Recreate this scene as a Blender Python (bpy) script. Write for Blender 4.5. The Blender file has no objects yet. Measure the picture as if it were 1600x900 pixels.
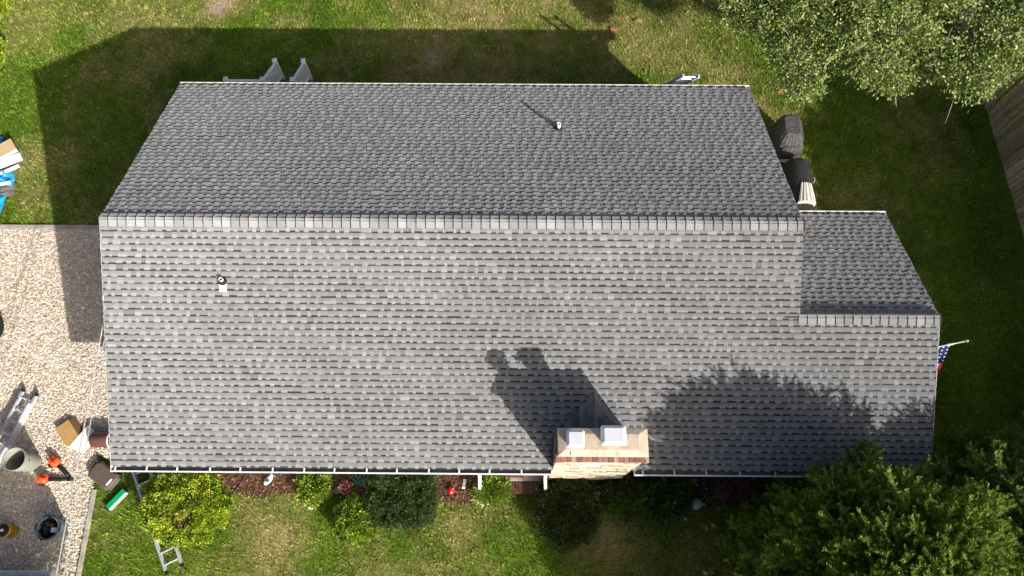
import bpy, math, random
import numpy as np
from mathutils import Vector, Matrix
random.seed(7)
rng = np.random.default_rng(7)
SC = bpy.context.scene
COL = SC.collection

# ------------------------------------------------------------------ camera, sky, sun, exposure
cam_d = bpy.data.cameras.new('camera'); cam = bpy.data.objects.new('camera', cam_d); COL.objects.link(cam)
TILT, ROLL, YAW = 0.3411, -0.0053, 0.0128
Rz = Matrix.Rotation(YAW, 3, 'Z')
f_ = Rz @ Vector((0, math.sin(TILT), -math.cos(TILT)))
u0 = Rz @ Vector((0, math.cos(TILT), math.sin(TILT))); r0 = Rz @ Vector((1, 0, 0))
rx = r0*math.cos(ROLL) + u0*math.sin(ROLL); ux = -r0*math.sin(ROLL) + u0*math.cos(ROLL)
m3 = Matrix((rx, ux, -f_)).transposed()
cam.matrix_world = Matrix.Translation((8.9916, -1.8283, 20.0478)) @ m3.to_4x4()
cam_d.sensor_width = 36; cam_d.lens = 36*1189.8/1600; cam_d.clip_end = 500
SC.camera = cam

SUNV = Vector((-1.1967, 1.4454, -1.0)).normalized()
w = bpy.data.worlds.new('World'); SC.world = w; w.use_nodes = True
nt = w.node_tree; nt.nodes.clear()
sky = nt.nodes.new('ShaderNodeTexSky'); sky.sky_type = 'NISHITA'; sky.sun_disc = False; sky.dust_density = 5.0; sky.air_density = 0.7; sky.ozone_density = 0.5
sky.sun_elevation = math.radians(28.05); sky.sun_rotation = math.atan2(1.1967, -1.4454)
bg = nt.nodes.new('ShaderNodeBackground'); bg.inputs['Strength'].default_value = 0.088
wo = nt.nodes.new('ShaderNodeOutputWorld')
nt.links.new(sky.outputs[0], bg.inputs[0]); nt.links.new(bg.outputs[0], wo.inputs[0])
sd = bpy.data.lights.new('sun', 'SUN'); sd.energy = 4.6; sd.angle = math.radians(0.53); sd.color = (1.0, 0.965, 0.91)
so = bpy.data.objects.new('sun', sd); COL.objects.link(so); so.location = (30, -30, 30)
so.rotation_euler = SUNV.to_track_quat('-Z', 'Y').to_euler()
vs = SC.view_settings; vs.view_transform = 'Standard'; vs.look = 'None'; vs.gamma = 1; vs.use_curve_mapping = False
vs.exposure = 0.57

# ------------------------------------------------------------------ materials
def _base(name):
    m = bpy.data.materials.new(name); m.use_nodes = True
    n = m.node_tree.nodes; b = n['Principled BSDF']; return m, n, m.node_tree.links, b
def _noise(n, l, scale, detail=4, rough=.6, coord='Object'):
    tc = n.new('ShaderNodeTexCoord'); t = n.new('ShaderNodeTexNoise')
    t.inputs['Scale'].default_value = scale; t.inputs['Detail'].default_value = detail; t.inputs['Roughness'].default_value = rough
    if coord == 'World':
        g = n.new('ShaderNodeNewGeometry'); l.new(g.outputs['Position'], t.inputs['Vector'])
    else: l.new(tc.outputs[coord], t.inputs['Vector'])
    return t
def _ramp(n, l, src, stops):
    r = n.new('ShaderNodeValToRGB'); e = r.color_ramp.elements
    while len(e) < len(stops): e.new(.5)
    for q, (p, c) in zip(e, stops): q.position = p; q.color = (*c, 1)
    l.new(src, r.inputs[0]); return r
def _mul(n, l, a, b, fac=1.0, mode='MULTIPLY'):
    x = n.new('ShaderNodeMix'); x.data_type = 'RGBA'; x.blend_type = mode; x.inputs[0].default_value = fac
    l.new(a, x.inputs[6]); l.new(b, x.inputs[7]); return x.outputs[2]
def _bump(n, l, b, h, strength, dist=.01):
    bp = n.new('ShaderNodeBump'); bp.inputs['Strength'].default_value = strength; bp.inputs['Distance'].default_value = dist
    l.new(h, bp.inputs['Height']); l.new(bp.outputs[0], b.inputs['Normal'])
def M(name, c, rough=.7, var=.2, scale=6, bump=.15, metal=0, fine=60, spec=.3):
    m, n, l, b = _base(name)
    t = _noise(n, l, scale); t2 = _noise(n, l, fine, 2)
    lo = tuple(max(0, x*(1-var)) for x in c); hi = tuple(min(1, x*(1+var)) for x in c)
    r = _ramp(n, l, t.outputs[0], [(.3, lo), (.7, hi)])
    r2 = _ramp(n, l, t2.outputs[0], [(.3, (1-var*.7,)*3), (.7, (1,)*3)])
    l.new(_mul(n, l, r.outputs[0], r2.outputs[0]), b.inputs['Base Color'])
    b.inputs['Roughness'].default_value = rough; b.inputs['Metallic'].default_value = metal
    b.inputs['Specular IOR Level'].default_value = spec
    if bump: _bump(n, l, b, t2.outputs[0], bump)
    return m
def MA(name, rough=.7, var=.15, scale=30, transl=0, bump=0, spec=.2, coarse=None, diffr=0):
    """colour comes from the piece's own Col attribute, with grain on top"""
    m, n, l, b = _base(name)
    a = n.new('ShaderNodeAttribute'); a.attribute_name = 'Col'
    t = _noise(n, l, scale, 3, coord='World')
    r = _ramp(n, l, t.outputs[0], [(.3, (1-var,)*3), (.7, (1+var,)*3)])
    c = _mul(n, l, a.outputs[0], r.outputs[0])
    if coarse:
        t3 = _noise(n, l, coarse[0], 5, coord='World'); r3 = _ramp(n, l, t3.outputs[0], [(.3, (1-coarse[1],)*3), (.7, (1+coarse[1]*.5,)*3)])
        c = _mul(n, l, c, r3.outputs[0])
    l.new(c, b.inputs['Base Color']); b.inputs['Roughness'].default_value = rough
    b.inputs['Specular IOR Level'].default_value = spec
    if diffr: b.inputs['Diffuse Roughness'].default_value = diffr
    if bump: _bump(n, l, b, t.outputs[0], bump)
    if transl:
        tr = n.new('ShaderNodeBsdfTranslucent'); l.new(c, tr.inputs[0]); mx = n.new('ShaderNodeMixShader'); mx.inputs[0].default_value = transl
        l.new(b.outputs[0], mx.inputs[1]); l.new(tr.outputs[0], mx.inputs[2]); l.new(mx.outputs[0], n['Material Output'].inputs[0])
    return m

m_shingle = MA('granule_shingle', .95, .22, 55, bump=.5, spec=.1, coarse=(.5, .12), diffr=1)
m_deck = M('roof_felt', (.05, .05, .055), .9)
m_white = M('white_aluminium', (.8, .8, .79), .45, .06, 3, .03)
m_trim = M('white_trim', (.88, .88, .86), .55, .08, 4, .05)
m_trough = M('gutter_inside', (.2, .2, .19), .6, .4, 3)
m_siding = M('pale_siding', (.6, .6, .57), .6, .06, 2, .05)
m_glass = M('window_glass', (.03, .035, .04), .08, .1, 2, 0, spec=.6)
m_door = M('door_paint', (.25, .05, .04), .5)
m_brick = MA('brick', .9, .3, 35, bump=.4)
m_stone = MA('ledge_stone', .9, .25, 18, bump=.4)
m_crown = M('mortar_crown', (.60, .48, .34), .9, .32, 3.2, .3, fine=30)
m_capmetal = M('galvanised_cap', (.78, .8, .83), .35, .06, 3, .03, metal=.3)
m_lead = M('flashing', (.13, .12, .12), .6)
m_pvc = M('white_pvc', (.8, .8, .78), .4, .05, 4, 0)
m_rubber = M('black_rubber', (.015, .015, .016), .6)
m_black = M('black_plastic', (.018, .018, .02), .45, .3, 5)
m_conc = M('pale_concrete', (.42, .38, .32), .9, .25, 3, .3)
m_alu = M('aluminium', (.72, .73, .75), .35, .1, 4, .05, metal=.55)
m_blue = M('blue_fibreglass', (.05, .2, .5), .5)
m_pale_blue = M('pale_blue_fibreglass', (.5, .62, .75), .5)
m_board = MA('fence_board', .9, .35, 14, bump=.4)
m_wood = M('grey_fence_wood', (.36, .32, .23), .9, .35, 5, .4)
m_deckwood = M('red_brown_decking', (.2, .1, .07), .8, .25, 8, .3)
m_bark = M('grey_bark', (.2, .17, .14), .9, .35, 8, .5)
m_twig = M('pale_branch', (.42, .38, .33), .9, .25, 8, .3)
m_leaf = MA('leaf', .55, .2, 12, .18, spec=.35)
m_needle = MA('needle', .6, .2, 10, .15, spec=.2)
m_stonechip = MA('gravel_stone', .9, .15, 40)
m_card = M('cardboard', (.46, .28, .1), .85, .15, 5, .1)
m_carddark = M('cardboard_shaded', (.16, .09, .04), .9)
m_whiteboard = M('white_sheet', (.85, .85, .85), .5, .04, 4, .03)
m_brown = M('brown_plastic', (.14, .065, .045), .5, .15, 5, .05)
m_taupe = M('taupe_plastic', (.115, .09, .065), .7, .2, 9, .2)
m_green = M('green_carton', (.0, .36, .11), .5, .12, 5, .03)
m_orange = M('orange_plastic', (.75, .1, .02), .4, .2, 9, .05)
m_canvas = M('black_cover', (.03, .028, .028), .75, .35, 10, .5, fine=40)
m_greyc = M('faded_cover', (.085, .083, .085), .7, .5, 14, .6, fine=50)
m_pale = M('pale_cover', (.62, .58, .54), .7, .1, 8, .2)
m_can = M('grey_green_plastic', (.27, .28, .23), .55, .15, 5, .1)
m_can2 = M('blue_grey_plastic', (.13, .19, .23), .5, .15, 5, .1)
m_yellow = M('yellow_plastic', (.65, .42, .02), .5, .15, 6, .05)
m_bluesheet = M('blue_plastic_sheet', (.02, .3, .62), .4, .25, 6, .1)
m_grey = M('grey_sheet', (.14, .13, .11), .85, .25, 6, .2)
m_tan = M('tan_board', (.62, .45, .26), .8, .1, 5, .05)
m_red = M('red_glaze', (.6, .02, .015), .35, .1, 6, 0)
m_pink = MA('petals', .6)
m_teal = M('pale_teal_glaze', (.42, .55, .52), .35, .1, 6, .02)
m_soil = M('dark_soil', (.07, .045, .03), .95, .4, 7, .6)
m_gold = M('brass', (.8, .6, .2), .35, .1, 5, 0, metal=.6)
m_cable = M('cable', (.45, .43, .4), .6)
m_attr = MA('printed', .7, .1, 20)
m_car = M('white_car_paint', (.75, .76, .78), .25, .05, 3, 0, spec=.5)

# ------------------------------------------------------------------ mesh helpers
class MB:
    def __init__(s): s.v = []; s.f = []; s.c = []; s.cur = None
    def add(s, vs, fs, c=None):
        o = len(s.v); s.v += [tuple(p) for p in vs]; s.f += [tuple(i+o for i in q) for q in fs]
        s.c += [c if c is not None else (1, 1, 1)]*len(vs)
    def box(s, x0, x1, y0, y1, z0, z1, c=None, T=None):
        vs = [(x, y, z) for z in (z0, z1) for y in (y0, y1) for x in (x0, x1)]
        if T is not None: vs = [T @ Vector(p) for p in vs]
        s.add(vs, [(0, 2, 3, 1), (4, 5, 7, 6), (0, 1, 5, 4), (1, 3, 7, 5), (3, 2, 6, 7), (2, 0, 4, 6)], c); return s
    def cbox(s, x0, x1, y0, y1, z0, z1, b, c=None, T=None):
        """chamfered box: three stacked rings"""
        def ring(z, i):
            return [(x0+i+b, y0+i, z), (x1-i-b, y0+i, z), (x1-i, y0+i+b, z), (x1-i, y1-i-b, z), (x1-i-b, y1-i, z), (x0+i+b, y1-i, z), (x0+i, y1-i-b, z), (x0+i, y0+i+b, z)]
        vs = ring(z0, 0)+ring(z1-b*.6, 0)+ring(z1, b*.6)
        fs = [tuple(range(7, -1, -1)), tuple(range(16, 24))]
        for k in (0, 8):
            for i in range(8): j = (i+1) % 8; fs.append((k+i, k+j, k+8+j, k+8+i))
        if T is not None: vs = [T @ Vector(p) for p in vs]
        s.add(vs, fs, c); return s
    def tube(s, pts, r, n=8, c=None, cap=True):
        pts = [Vector(p) for p in pts]; R = r if isinstance(r, (list, tuple)) else [r]*len(pts)
        vs = []; ref = None
        for i, p in enumerate(pts):
            d = (pts[min(i+1, len(pts)-1)]-pts[max(i-1, 0)]).normalized()
            if ref is None: ref = d.orthogonal().normalized()
            a = (ref - d*ref.dot(d)).normalized(); ref = a; b = d.cross(a)
            vs += [p+(a*math.cos(2*math.pi*k/n)+b*math.sin(2*math.pi*k/n))*R[i] for k in range(n)]
        fs = []
        for i in range(len(pts)-1):
            for k in range(n): q = (k+1) % n; fs.append((i*n+k, i*n+q, i*n+n+q, i*n+n+k))
        if cap: fs += [tuple(range(n-1, -1, -1)), tuple(range((len(pts)-1)*n, len(pts)*n))]
        s.add(vs, fs, c); return s
    def lathe(s, prof, n=24, ctr=(0, 0, 0), c=None, T=None):
        vs = [(ctr[0]+r*math.cos(2*math.pi*k/n), ctr[1]+r*math.sin(2*math.pi*k/n), ctr[2]+z) for r, z in prof for k in range(n)]
        if T is not None: vs = [T @ Vector(p) for p in vs]
        fs = []
        for i in range(len(prof)-1):
            for k in range(n): q = (k+1) % n; fs.append((i*n+k, i*n+q, i*n+n+q, i*n+n+k))
        if prof[0][0] > 1e-4: fs.append(tuple(range(n-1, -1, -1)))
        if prof[-1][0] > 1e-4: fs.append(tuple(range((len(prof)-1)*n, len(prof)*n)))
        s.add(vs, fs, c); return s
    def build(s, name, mat, parent=None, smooth=False, loc=None):
        me = bpy.data.meshes.new(name); me.from_pydata(s.v, [], s.f); me.materials.append(mat)
        at = me.color_attributes.new('Col', 'FLOAT_COLOR', 'POINT')
        at.data.foreach_set('color', np.array([(*c, 1) for c in s.c], dtype=np.float32).ravel())
        if smooth: me.shade_smooth()
        me.update()
        o = bpy.data.objects.new(name, me); COL.objects.link(o)
        if parent: o.parent = parent
        if loc: o.location = loc
        return o
def npmesh(name, V, F, C, mat, parent=None, smooth=False):
    """V (n,3), F (m,3 or 4) ints, C (n,3)"""
    me = bpy.data.meshes.new(name); k = F.shape[1]
    me.vertices.add(len(V)); me.vertices.foreach_set('co', V.astype(np.float32).ravel())
    me.loops.add(F.size); me.loops.foreach_set('vertex_index', F.astype(np.int32).ravel())
    me.polygons.add(len(F)); me.polygons.foreach_set('loop_start', np.arange(0, F.size, k, dtype=np.int32))
    me.polygons.foreach_set('loop_total', np.full(len(F), k, dtype=np.int32))
    me.materials.append(mat)
    at = me.color_attributes.new('Col', 'FLOAT_COLOR', 'POINT')
    at.data.foreach_set('color', np.c_[C, np.ones(len(C))].astype(np.float32).ravel())
    if smooth: me.polygons.foreach_set('use_smooth', np.ones(len(F), dtype=bool))
    me.update(calc_edges=True); me.validate()
    o = bpy.data.objects.new(name, me); COL.objects.link(o)
    if parent: o.parent = parent
    return o
def tag(o, label=None, cat=None, group=None, kind=None):
    for k, v in (('label', label), ('category', cat), ('group', group), ('kind', kind)):
        if v: o[k] = v
    return o
def thing(name, label, cat, loc=(0, 0, 0), rz=0, group=None):
    e = bpy.data.objects.new(name, None); COL.objects.link(e); e.location = loc; e.rotation_euler = (0, 0, rz); e.empty_display_size = .1
    return tag(e, label, cat, group)
def copy_tree(o, parent=None):
    c = o.copy(); COL.objects.link(c); c.parent = parent
    for ch in list(o.children): copy_tree(ch, c)
    return c
_lat = np.random.default_rng(3).random((256, 256))
def vnoise(x, y):
    xi = np.floor(x).astype(int); yi = np.floor(y).astype(int); fx = x-xi; fy = y-yi
    fx = fx*fx*(3-2*fx); fy = fy*fy*(3-2*fy)
    g = lambda a, b: _lat[a % 256, b % 256]
    return (g(xi, yi)*(1-fx)+g(xi+1, yi)*fx)*(1-fy)+(g(xi, yi+1)*(1-fx)+g(xi+1, yi+1)*fx)*fy
def fbm(x, y, o=4):
    s = 0; a = .5; t = 0
    for k in range(o): s = s+a*vnoise(x*2**k+17*k, y*2**k+31*k); t += a; a *= .5
    return s/t
def unit(a): return a/np.maximum(np.linalg.norm(a, axis=1, keepdims=True), 1e-9)
def leaves(P, D, L, W, C, r=rng, fold=.25):
    """rhombus leaves: base P, direction D (unit), length L, width W, colour C -> V,F,C"""
    n = len(P); side = unit(np.cross(D, r.normal(size=(n, 3)))); nrm = np.cross(side, D)
    L = np.asarray(L).reshape(-1, 1); W = np.asarray(W).reshape(-1, 1)
    mid = P+D*L*.45+nrm*W*fold
    V = np.stack([P, mid+side*W*.5, P+D*L-nrm*L*.08, mid-side*W*.5], 1).reshape(-1, 3)
    F = np.arange(4*n).reshape(n, 4)
    return V, F, np.repeat(C, 4, 0)

# ------------------------------------------------------------------ house numbers (metres)
Ln, LE, MS, HE, RX, R = 15.19, 18.24, 0.4683, 2.712, 3.185, 5.026
TH = math.atan(MS); CT, ST = math.cos(TH), math.sin(TH); HR = HE+R*MS; HX = HE+RX*MS
CHX0, CHX1, CHY0, CHY1, CHZ = 9.85, 11.65, .07, .64, 4.74

# ------------------------------------------------------------------ ground
def in_house(x, y): return ((x > .2) & (x < Ln-.2) & (y > .4) & (y < 2*R-.4)) | ((x >= Ln-.3) & (x < LE-.2) & (y > .4) & (y < 2*RX-.4))
def gravel_mask(x, y):
    ed = -1.78+.12*(fbm(x*0+3, y*1.1)-.5)
    return (y < 7.0) & ((x < ed) | ((x < .35) & (y > .55+.5*(fbm(x*1.3, y*0+5)-.5)))) & (x > -16)
def bed_mask(x, y):
    front = -.28-.5*fbm(x*.9, x*0+2)+.55*np.clip((x-2.6)/.8, 0, 1)*np.clip((4.6-x)/.5, 0, 1)*0
    lim = np.where(x < 5, -.05-.45*fbm(x*.8, x*0), np.where(x < 8, -.25-.55*fbm(x*.8, x*0), -.35-.55*fbm(x*.8, x*0)))
    return (y < .6) & (y > lim) & (x > 1.2) & (x < 18) & ~((x > 8.5) & (x < 9.8))
def dryness(x, y):
    d = fbm(x*.33+5, y*.33+9, 4)*.55+fbm(x*1.4, y*1.4, 3)*.3+fbm(x*5, y*5, 2)*.15
    d = (d-.48)*3.2+.12
    for (cx, cy, rr, k) in ((-.6, 14.75, .55, 1.3), (2.9, -.75, 1.0, .55), (6.0, -2.1, 1.3, .2), (11.4, -1.2, .9, .5), (21.3, 9.3, 1.1, .3), (3.4, -1.6, 1.5, .3), (7.6, -.9, .6, .5),
                            (6.5, 14.3, 2.2, .28), (-6.9, 13.2, .9, .45), (17.1, 10.9, .7, .35), (19.4, 8.8, .8, .3), (18.2, 11.4, .6, .4), (-5, 8.2, 1.2, .3)):
        d = d+k*np.exp(-((x-cx)**2+(y-cy)**2)/rr**2)*(.6+.8*fbm(x*3, y*3, 2))
    d = d-.22*np.clip((x-17.5)/1.5, 0, 1)-.14*np.clip((y-9.5)/.8, 0, 1)*np.clip((14.2-y)/.4, 0, 1)*(x < 14)
    return np.clip(d, 0, 1.4)
def lawncol(x, y):
    d = dryness(x, y)[:, None]; g2 = fbm(x*.8+40, y*.8+3, 3)[:, None]
    green = np.array([[.068, .135, .008]])*(1-g2)+np.array([[.165, .245, .020]])*g2
    tan = np.array([[.33, .285, .10]]); dirt = np.array([[.48, .37, .24]])
    c = green*(1-np.clip(d, 0, 1))+tan*np.clip(d, 0, 1)
    k = np.clip((d-1)/.35, 0, 1); return c*(1-k)+dirt*k
xs = np.r_[-120, -60, -30, -18, np.arange(-10, 27.01, .15), 32, 45, 70, 130]; ys = np.r_[-120, -60, -30, -12, np.arange(-5, 18.01, .15), 22, 32, 60, 130]
GX, GY = np.meshgrid(xs, ys); gx, gy = GX.ravel(), GY.ravel()
V = np.c_[gx, gy, np.where((gx > -9) & (gx < 26) & (gy > -4) & (gy < 17), (fbm(gx*.5, gy*.5)-.5)*.03, 0)-.012]
nx = len(xs); idx = np.arange(len(gx)).reshape(len(ys), nx)
F = np.stack([idx[:-1, :-1], idx[:-1, 1:], idx[1:, 1:], idx[1:, :-1]], -1).reshape(-1, 4)
m_lawn = MA('lawn_ground', .95, .45, 14, bump=.6, coarse=(3, .3))
tag(npmesh('lawn', V, F, lawncol(gx, gy)*.72, m_lawn, smooth=True), kind='structure')

# grass blades
N = 380000
x = rng.uniform(-9, 25, N); y = rng.uniform(-4, 17, N)
keep = ~in_house(x, y) & ~gravel_mask(x, y) & ~(bed_mask(x, y) & (rng.random(N) > .06)) & (rng.random(N) < np.clip(1.45-dryness(x, y), .12, 1)) & ~((x > 23.0) & (x < 23.6))
keep &= ~((abs(y-7.05) < .09) & (x < .3)) & ~((abs(x+1.72) < .08) & (y < -.2))
x, y = x[keep], y[keep]; n = len(x)
tuf = fbm(x*2.3+9, y*2.3, 3)
hgt = rng.uniform(.04, .085, n)*(.55+.9*tuf); ang = rng.uniform(0, 2*np.pi, n); lean = rng.uniform(.2, 1.0, n)
d = np.c_[np.cos(ang)*lean, np.sin(ang)*lean, np.ones(n)]; d = unit(d)
sd_ = np.c_[-np.sin(ang), np.cos(ang), np.zeros(n)]; wd = rng.uniform(.012, .028, n)[:, None]
P = np.c_[x, y, np.full(n, -.012)]
V = np.stack([P-sd_*wd*.5, P+sd_*wd*.5, P+d*hgt[:, None]*1.5], 1).reshape(-1, 3)
C = lawncol(x, y)*rng.uniform(.85, 1.95, (n, 1))*(.25+1.55*fbm(x*6+3, y*6, 3))[:, None]*np.c_[rng.uniform(.9, 1.15, n), np.ones(n), rng.uniform(.8, 1.2, n)]
m_grass = MA('grass_blade', .6, .1, 9, .25, spec=.25)
g = npmesh('grass', V, np.arange(3*n).reshape(n, 3), np.repeat(C, 3, 0), m_grass); tag(g, 'short mown lawn grass with dry tan patches around the house', 'grass', kind='stuff')

# gravel drive
xs = np.arange(-16, .45, .12); ys = np.arange(-14, 7.05, .12); GX, GY = np.meshgrid(xs, ys); gx, gy = GX.ravel(), GY.ravel()
ok = gravel_mask(gx, gy); idx = np.arange(len(gx)).reshape(len(ys), len(xs))
F = np.stack([idx[:-1, :-1], idx[:-1, 1:], idx[1:, 1:], idx[1:, :-1]], -1).reshape(-1, 4); F = F[ok[F].all(1)]
used = np.unique(F); mp = np.zeros(len(gx), int); mp[used] = np.arange(len(used))
m_grav = MA('gravel_bed', .95, .5, 45, bump=.8)
dv = npmesh('driveway', np.c_[gx, gy, np.full(len(gx), .006)][used], mp[F], np.tile((.52, .46, .38), (len(used), 1)), m_grav); tag(dv, kind='structure')
N = 150000; x = rng.uniform(-7.0, .4, N); y = rng.uniform(-3.4, 6.97, N); k = gravel_mask(x+rng.normal(0, .04, N), y) & ~((abs(x+1.72) < .06) & (y < -.2)); x, y = x[k], y[k]; n = len(x)
octv = np.array([(1, 0, 0), (0, 1, 0), (-1, 0, 0), (0, -1, 0), (0, 0, 1), (0, 0, -1)], float); octf = np.array([(0, 1, 4), (1, 2, 4), (2, 3, 4), (3, 0, 4)])
sc = np.exp(rng.normal(np.log(.0155), .33, n))[:, None]*np.c_[rng.uniform(.8, 1.5, n), rng.uniform(.7, 1.1, n), rng.uniform(.5, .8, n)]
a = rng.uniform(0, 6.28, n); ca, sa = np.cos(a), np.sin(a)
vv = octv[None]*sc[:, None, :]+rng.normal(0, .004, (n, 6, 3)); tl = rng.normal(0, .35, (n, 2))
vz = vv[..., 2]+vv[..., 0]*tl[:, :1]+vv[..., 1]*tl[:, 1:]
vx = vv[..., 0]*ca[:, None]-vv[..., 1]*sa[:, None]; vy = vv[..., 0]*sa[:, None]+vv[..., 1]*ca[:, None]
V = np.stack([vx+x[:, None], vy+y[:, None], vz+rng.uniform(.01, .03, (n, 1))], -1).reshape(-1, 3)
pal = np.array([(.68, .59, .47), (.76, .69, .59), (.60, .48, .34), (.55, .49, .42), (.36, .27, .20), (.66, .53, .37), (.82, .78, .70)])
C = pal[rng.choice(7, n, p=(.28, .22, .14, .1, .08, .1, .08))]*np.array([[1.22, 1.22, 1.22]])*rng.uniform(.8, 1.1, (n, 1))
F = (octf[None]+(np.arange(n)*6)[:, None, None]).reshape(-1, 3)
tag(npmesh('gravel', V, F, np.repeat(C, 6, 0), m_stonechip), 'cream and tan crushed gravel covering the drive', 'gravel', kind='stuff')

# concrete edging
mb = MB()
for i in range(14): mb.box(-16+i*1.13, -16+i*1.13+1.12, 7.0, 7.1, -.05, .05+.006*(i % 3))
tag(mb.build('kerb', m_conc), kind='structure')
mb = MB()
for i in range(12): mb.box(-1.765+.005*(i % 2), -1.67, -.25-(i+1)*1.0, -.25-i*1.0-.008, -.05, .055+.005*(i % 3))
tag(mb.build('kerb', m_conc), kind='structure')

# mulch bed and its chips
xs = np.arange(1.1, 18, .1); ys = np.arange(-1.2, .62, .1); GX, GY = np.meshgrid(xs, ys); gx, gy = GX.ravel(), GY.ravel()
ok = bed_mask(gx, gy); idx = np.arange(len(gx)).reshape(len(ys), len(xs))
F = np.stack([idx[:-1, :-1], idx[:-1, 1:], idx[1:, 1:], idx[1:, :-1]], -1).reshape(-1, 4); F = F[ok[F].all(1)]
used = np.unique(F); mp = np.zeros(len(gx), int); mp[used] = np.arange(len(used))
tag(npmesh('flower_bed', np.c_[gx, gy, .014+.03*fbm(gx*3, gy*3)][used], mp[F], np.tile((.10, .05, .03), (len(used), 1)), MA('mulch_ground', .95, .5, 20, bump=.8), smooth=True), kind='structure')
N = 16000; x = rng.uniform(1.1, 18, N); y = rng.uniform(-1.3, .5, N); k = bed_mask(x, y+rng.normal(0, .08, N)) & ~in_house(x, y); x, y = x[k], y[k]; n = len(x)
D = unit(np.c_[rng.normal(size=(n, 2)), rng.uniform(-.1, .5, n)]); P = np.c_[x, y, rng.uniform(.02, .06, n)]
pal = np.array([(.15, .08, .05), (.24, .15, .095), (.09, .055, .04), (.36, .26, .18), (.26, .14, .08)])
V, F, C = leaves(P, D, rng.uniform(.04, .12, n), rng.uniform(.015, .035, n), pal[rng.integers(0, 5, n)]*rng.uniform(.7, 1.3, (n, 1)))
tag(npmesh('mulch', V, F, C, MA('mulch_chip', .9, .2, 30)), 'red brown bark mulch and dead leaves along the front wall', 'mulch', kind='stuff')

# ------------------------------------------------------------------ house
house = thing('house', 'single storey house with grey shingle roof and tan stone chimney', 'house')
# walls
mb = MB()
def gable(mb, x0, x1, y0, y1, ym, hb):
    zt = lambda yy: HE-.16+MS*(yy if yy <= ym else 2*ym-yy)
    ring = [(y0, 0), (y1, 0), (y1, zt(y1)), (ym, zt(ym)), (y0, zt(y0))]
    vs = [(x0, a, b) for a, b in ring]+[(x1, a, b) for a, b in ring]
    mb.add(vs, [(4, 3, 2, 1, 0), (5, 6, 7, 8, 9)]+[(i, (i+1) % 5, 5+(i+1) % 5, 5+i) for i in range(5)])
gable(mb, .3, Ln-.3, .45, 2*R-.45, R, 0)
gable(mb, Ln-.302, LE-.3, .452, 2*RX-.45, RX, 0)
mb.build('wall', m_siding, house)
mb = MB()   # clapboard laps on the walls
for k in range(12):
    z = .25+k*.19
    mb.box(.28, 9.8, .43, .455, z, z+.02); mb.box(11.7, LE-.28, .43, .455, z, z+.02); mb.box(.28, Ln-.28, 2*R-.455, 2*R-.43, z, z+.02)
    mb.box(.28, .305, .45, 2*R-.45, z, z+.02); mb.box(LE-.305, LE-.28, .45, 2*RX-.45, z, z+.02)
tag(mb.build('clapboard', m_siding, house), kind='stuff')
def window(x, y, z, wd, ht, axis='y', out=-1):
    q = MB(); t = .04*out
    def b(a0, a1, z0, z1, d0, d1, q):
        lo, hi = min(d0, d1), max(d0, d1)
        if axis == 'y': q.box(x+a0, x+a1, y+lo, y+hi, z0, z1)
        else: q.box(x+lo, x+hi, y+a0, y+a1, z0, z1)
    h = wd/2
    b(-h-.07, -h, z-.07, z+ht+.07, -t, t, q); b(h, h+.07, z-.07, z+ht+.07, -t, t, q); b(-h, h, z-.07, z, -t, t, q); b(-h, h, z+ht, z+ht+.07, -t, t, q); b(-h, h, z+ht/2-.02, z+ht/2+.02, -t, t*.6, q)
    fr = q.build('window', m_trim, house)
    for zz in (z+.003, z+ht/2+.023):
        q = MB(); b(-h, h, zz, zz+ht/2-.026, -t*.3, t*.3, q); q.build('pane', m_glass, fr)
for xx in (2.2, 4.6, 6.9, 13.2, 16.2): window(xx, .44, .95, .95, 1.25, 'y', -1)
for xx in (4.5, 7.0, 10.5): window(xx, 2*R-.44, .95, .95, 1.25, 'y', 1)
for yy in (3.0, 6.6): window(.29, yy, .95, .95, 1.25, 'x', -1)
window(LE-.29, 4.6, .95, .95, 1.25, 'x', 1)
dr = MB().box(8.75, 9.65, .395, .45, .32, 2.35).build('door', m_door, house); MB().lathe([(.0, -.03), (.03, -.02), (.03, .02), (0, .03)], 10, (9.55, .37, 1.3)).build('handle', m_gold, dr)

# roof slabs under the shingles
def slab(name, poly, zf, th=.15):
    n = len(poly); vs = [(a, b, zf(a, b)-.004) for a, b in poly]+[(a, b, zf(a, b)-th) for a, b in poly]
    fs = [tuple(range(n)), tuple(range(2*n-1, n-1, -1))]+[(i, n+i, n+(i+1) % n, (i+1) % n) for i in range(n)]
    mb = MB(); mb.add(vs, fs); return mb.build(name, m_deck, house)
zf_front = lambda a, b: HE+MS*b
zf_rear = lambda a, b: HE+MS*(2*R-b)
zf_ext = lambda a, b: HE+MS*(2*RX-b)
front_roof = slab('roof_slope', [(.034, .04), (CHX0, .04), (CHX0, CHY1), (CHX1, CHY1), (CHX1, .04), (LE-.034, .04), (LE-.034, RX), (Ln-.034, RX), (Ln-.034, R), (.034, R)], zf_front)
front_roof['label'] = 'sunlit front roof slope of pale grey shingles'
rear_roof = slab('roof_slope', [(.034, R+.002), (Ln-.034, R+.002), (Ln-.034, 2*R-.04), (.034, 2*R-.04)], zf_rear); rear_roof['label'] = 'dimmer rear roof slope of grey shingles'
ext_roof = slab('roof_slope', [(Ln-.35, RX+.002), (LE-.034, RX+.002), (LE-.034, 2*RX-.04), (Ln-.35, 2*RX-.04)], zf_ext); ext_roof['label'] = 'small rear roof slope over the side extension'
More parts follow.
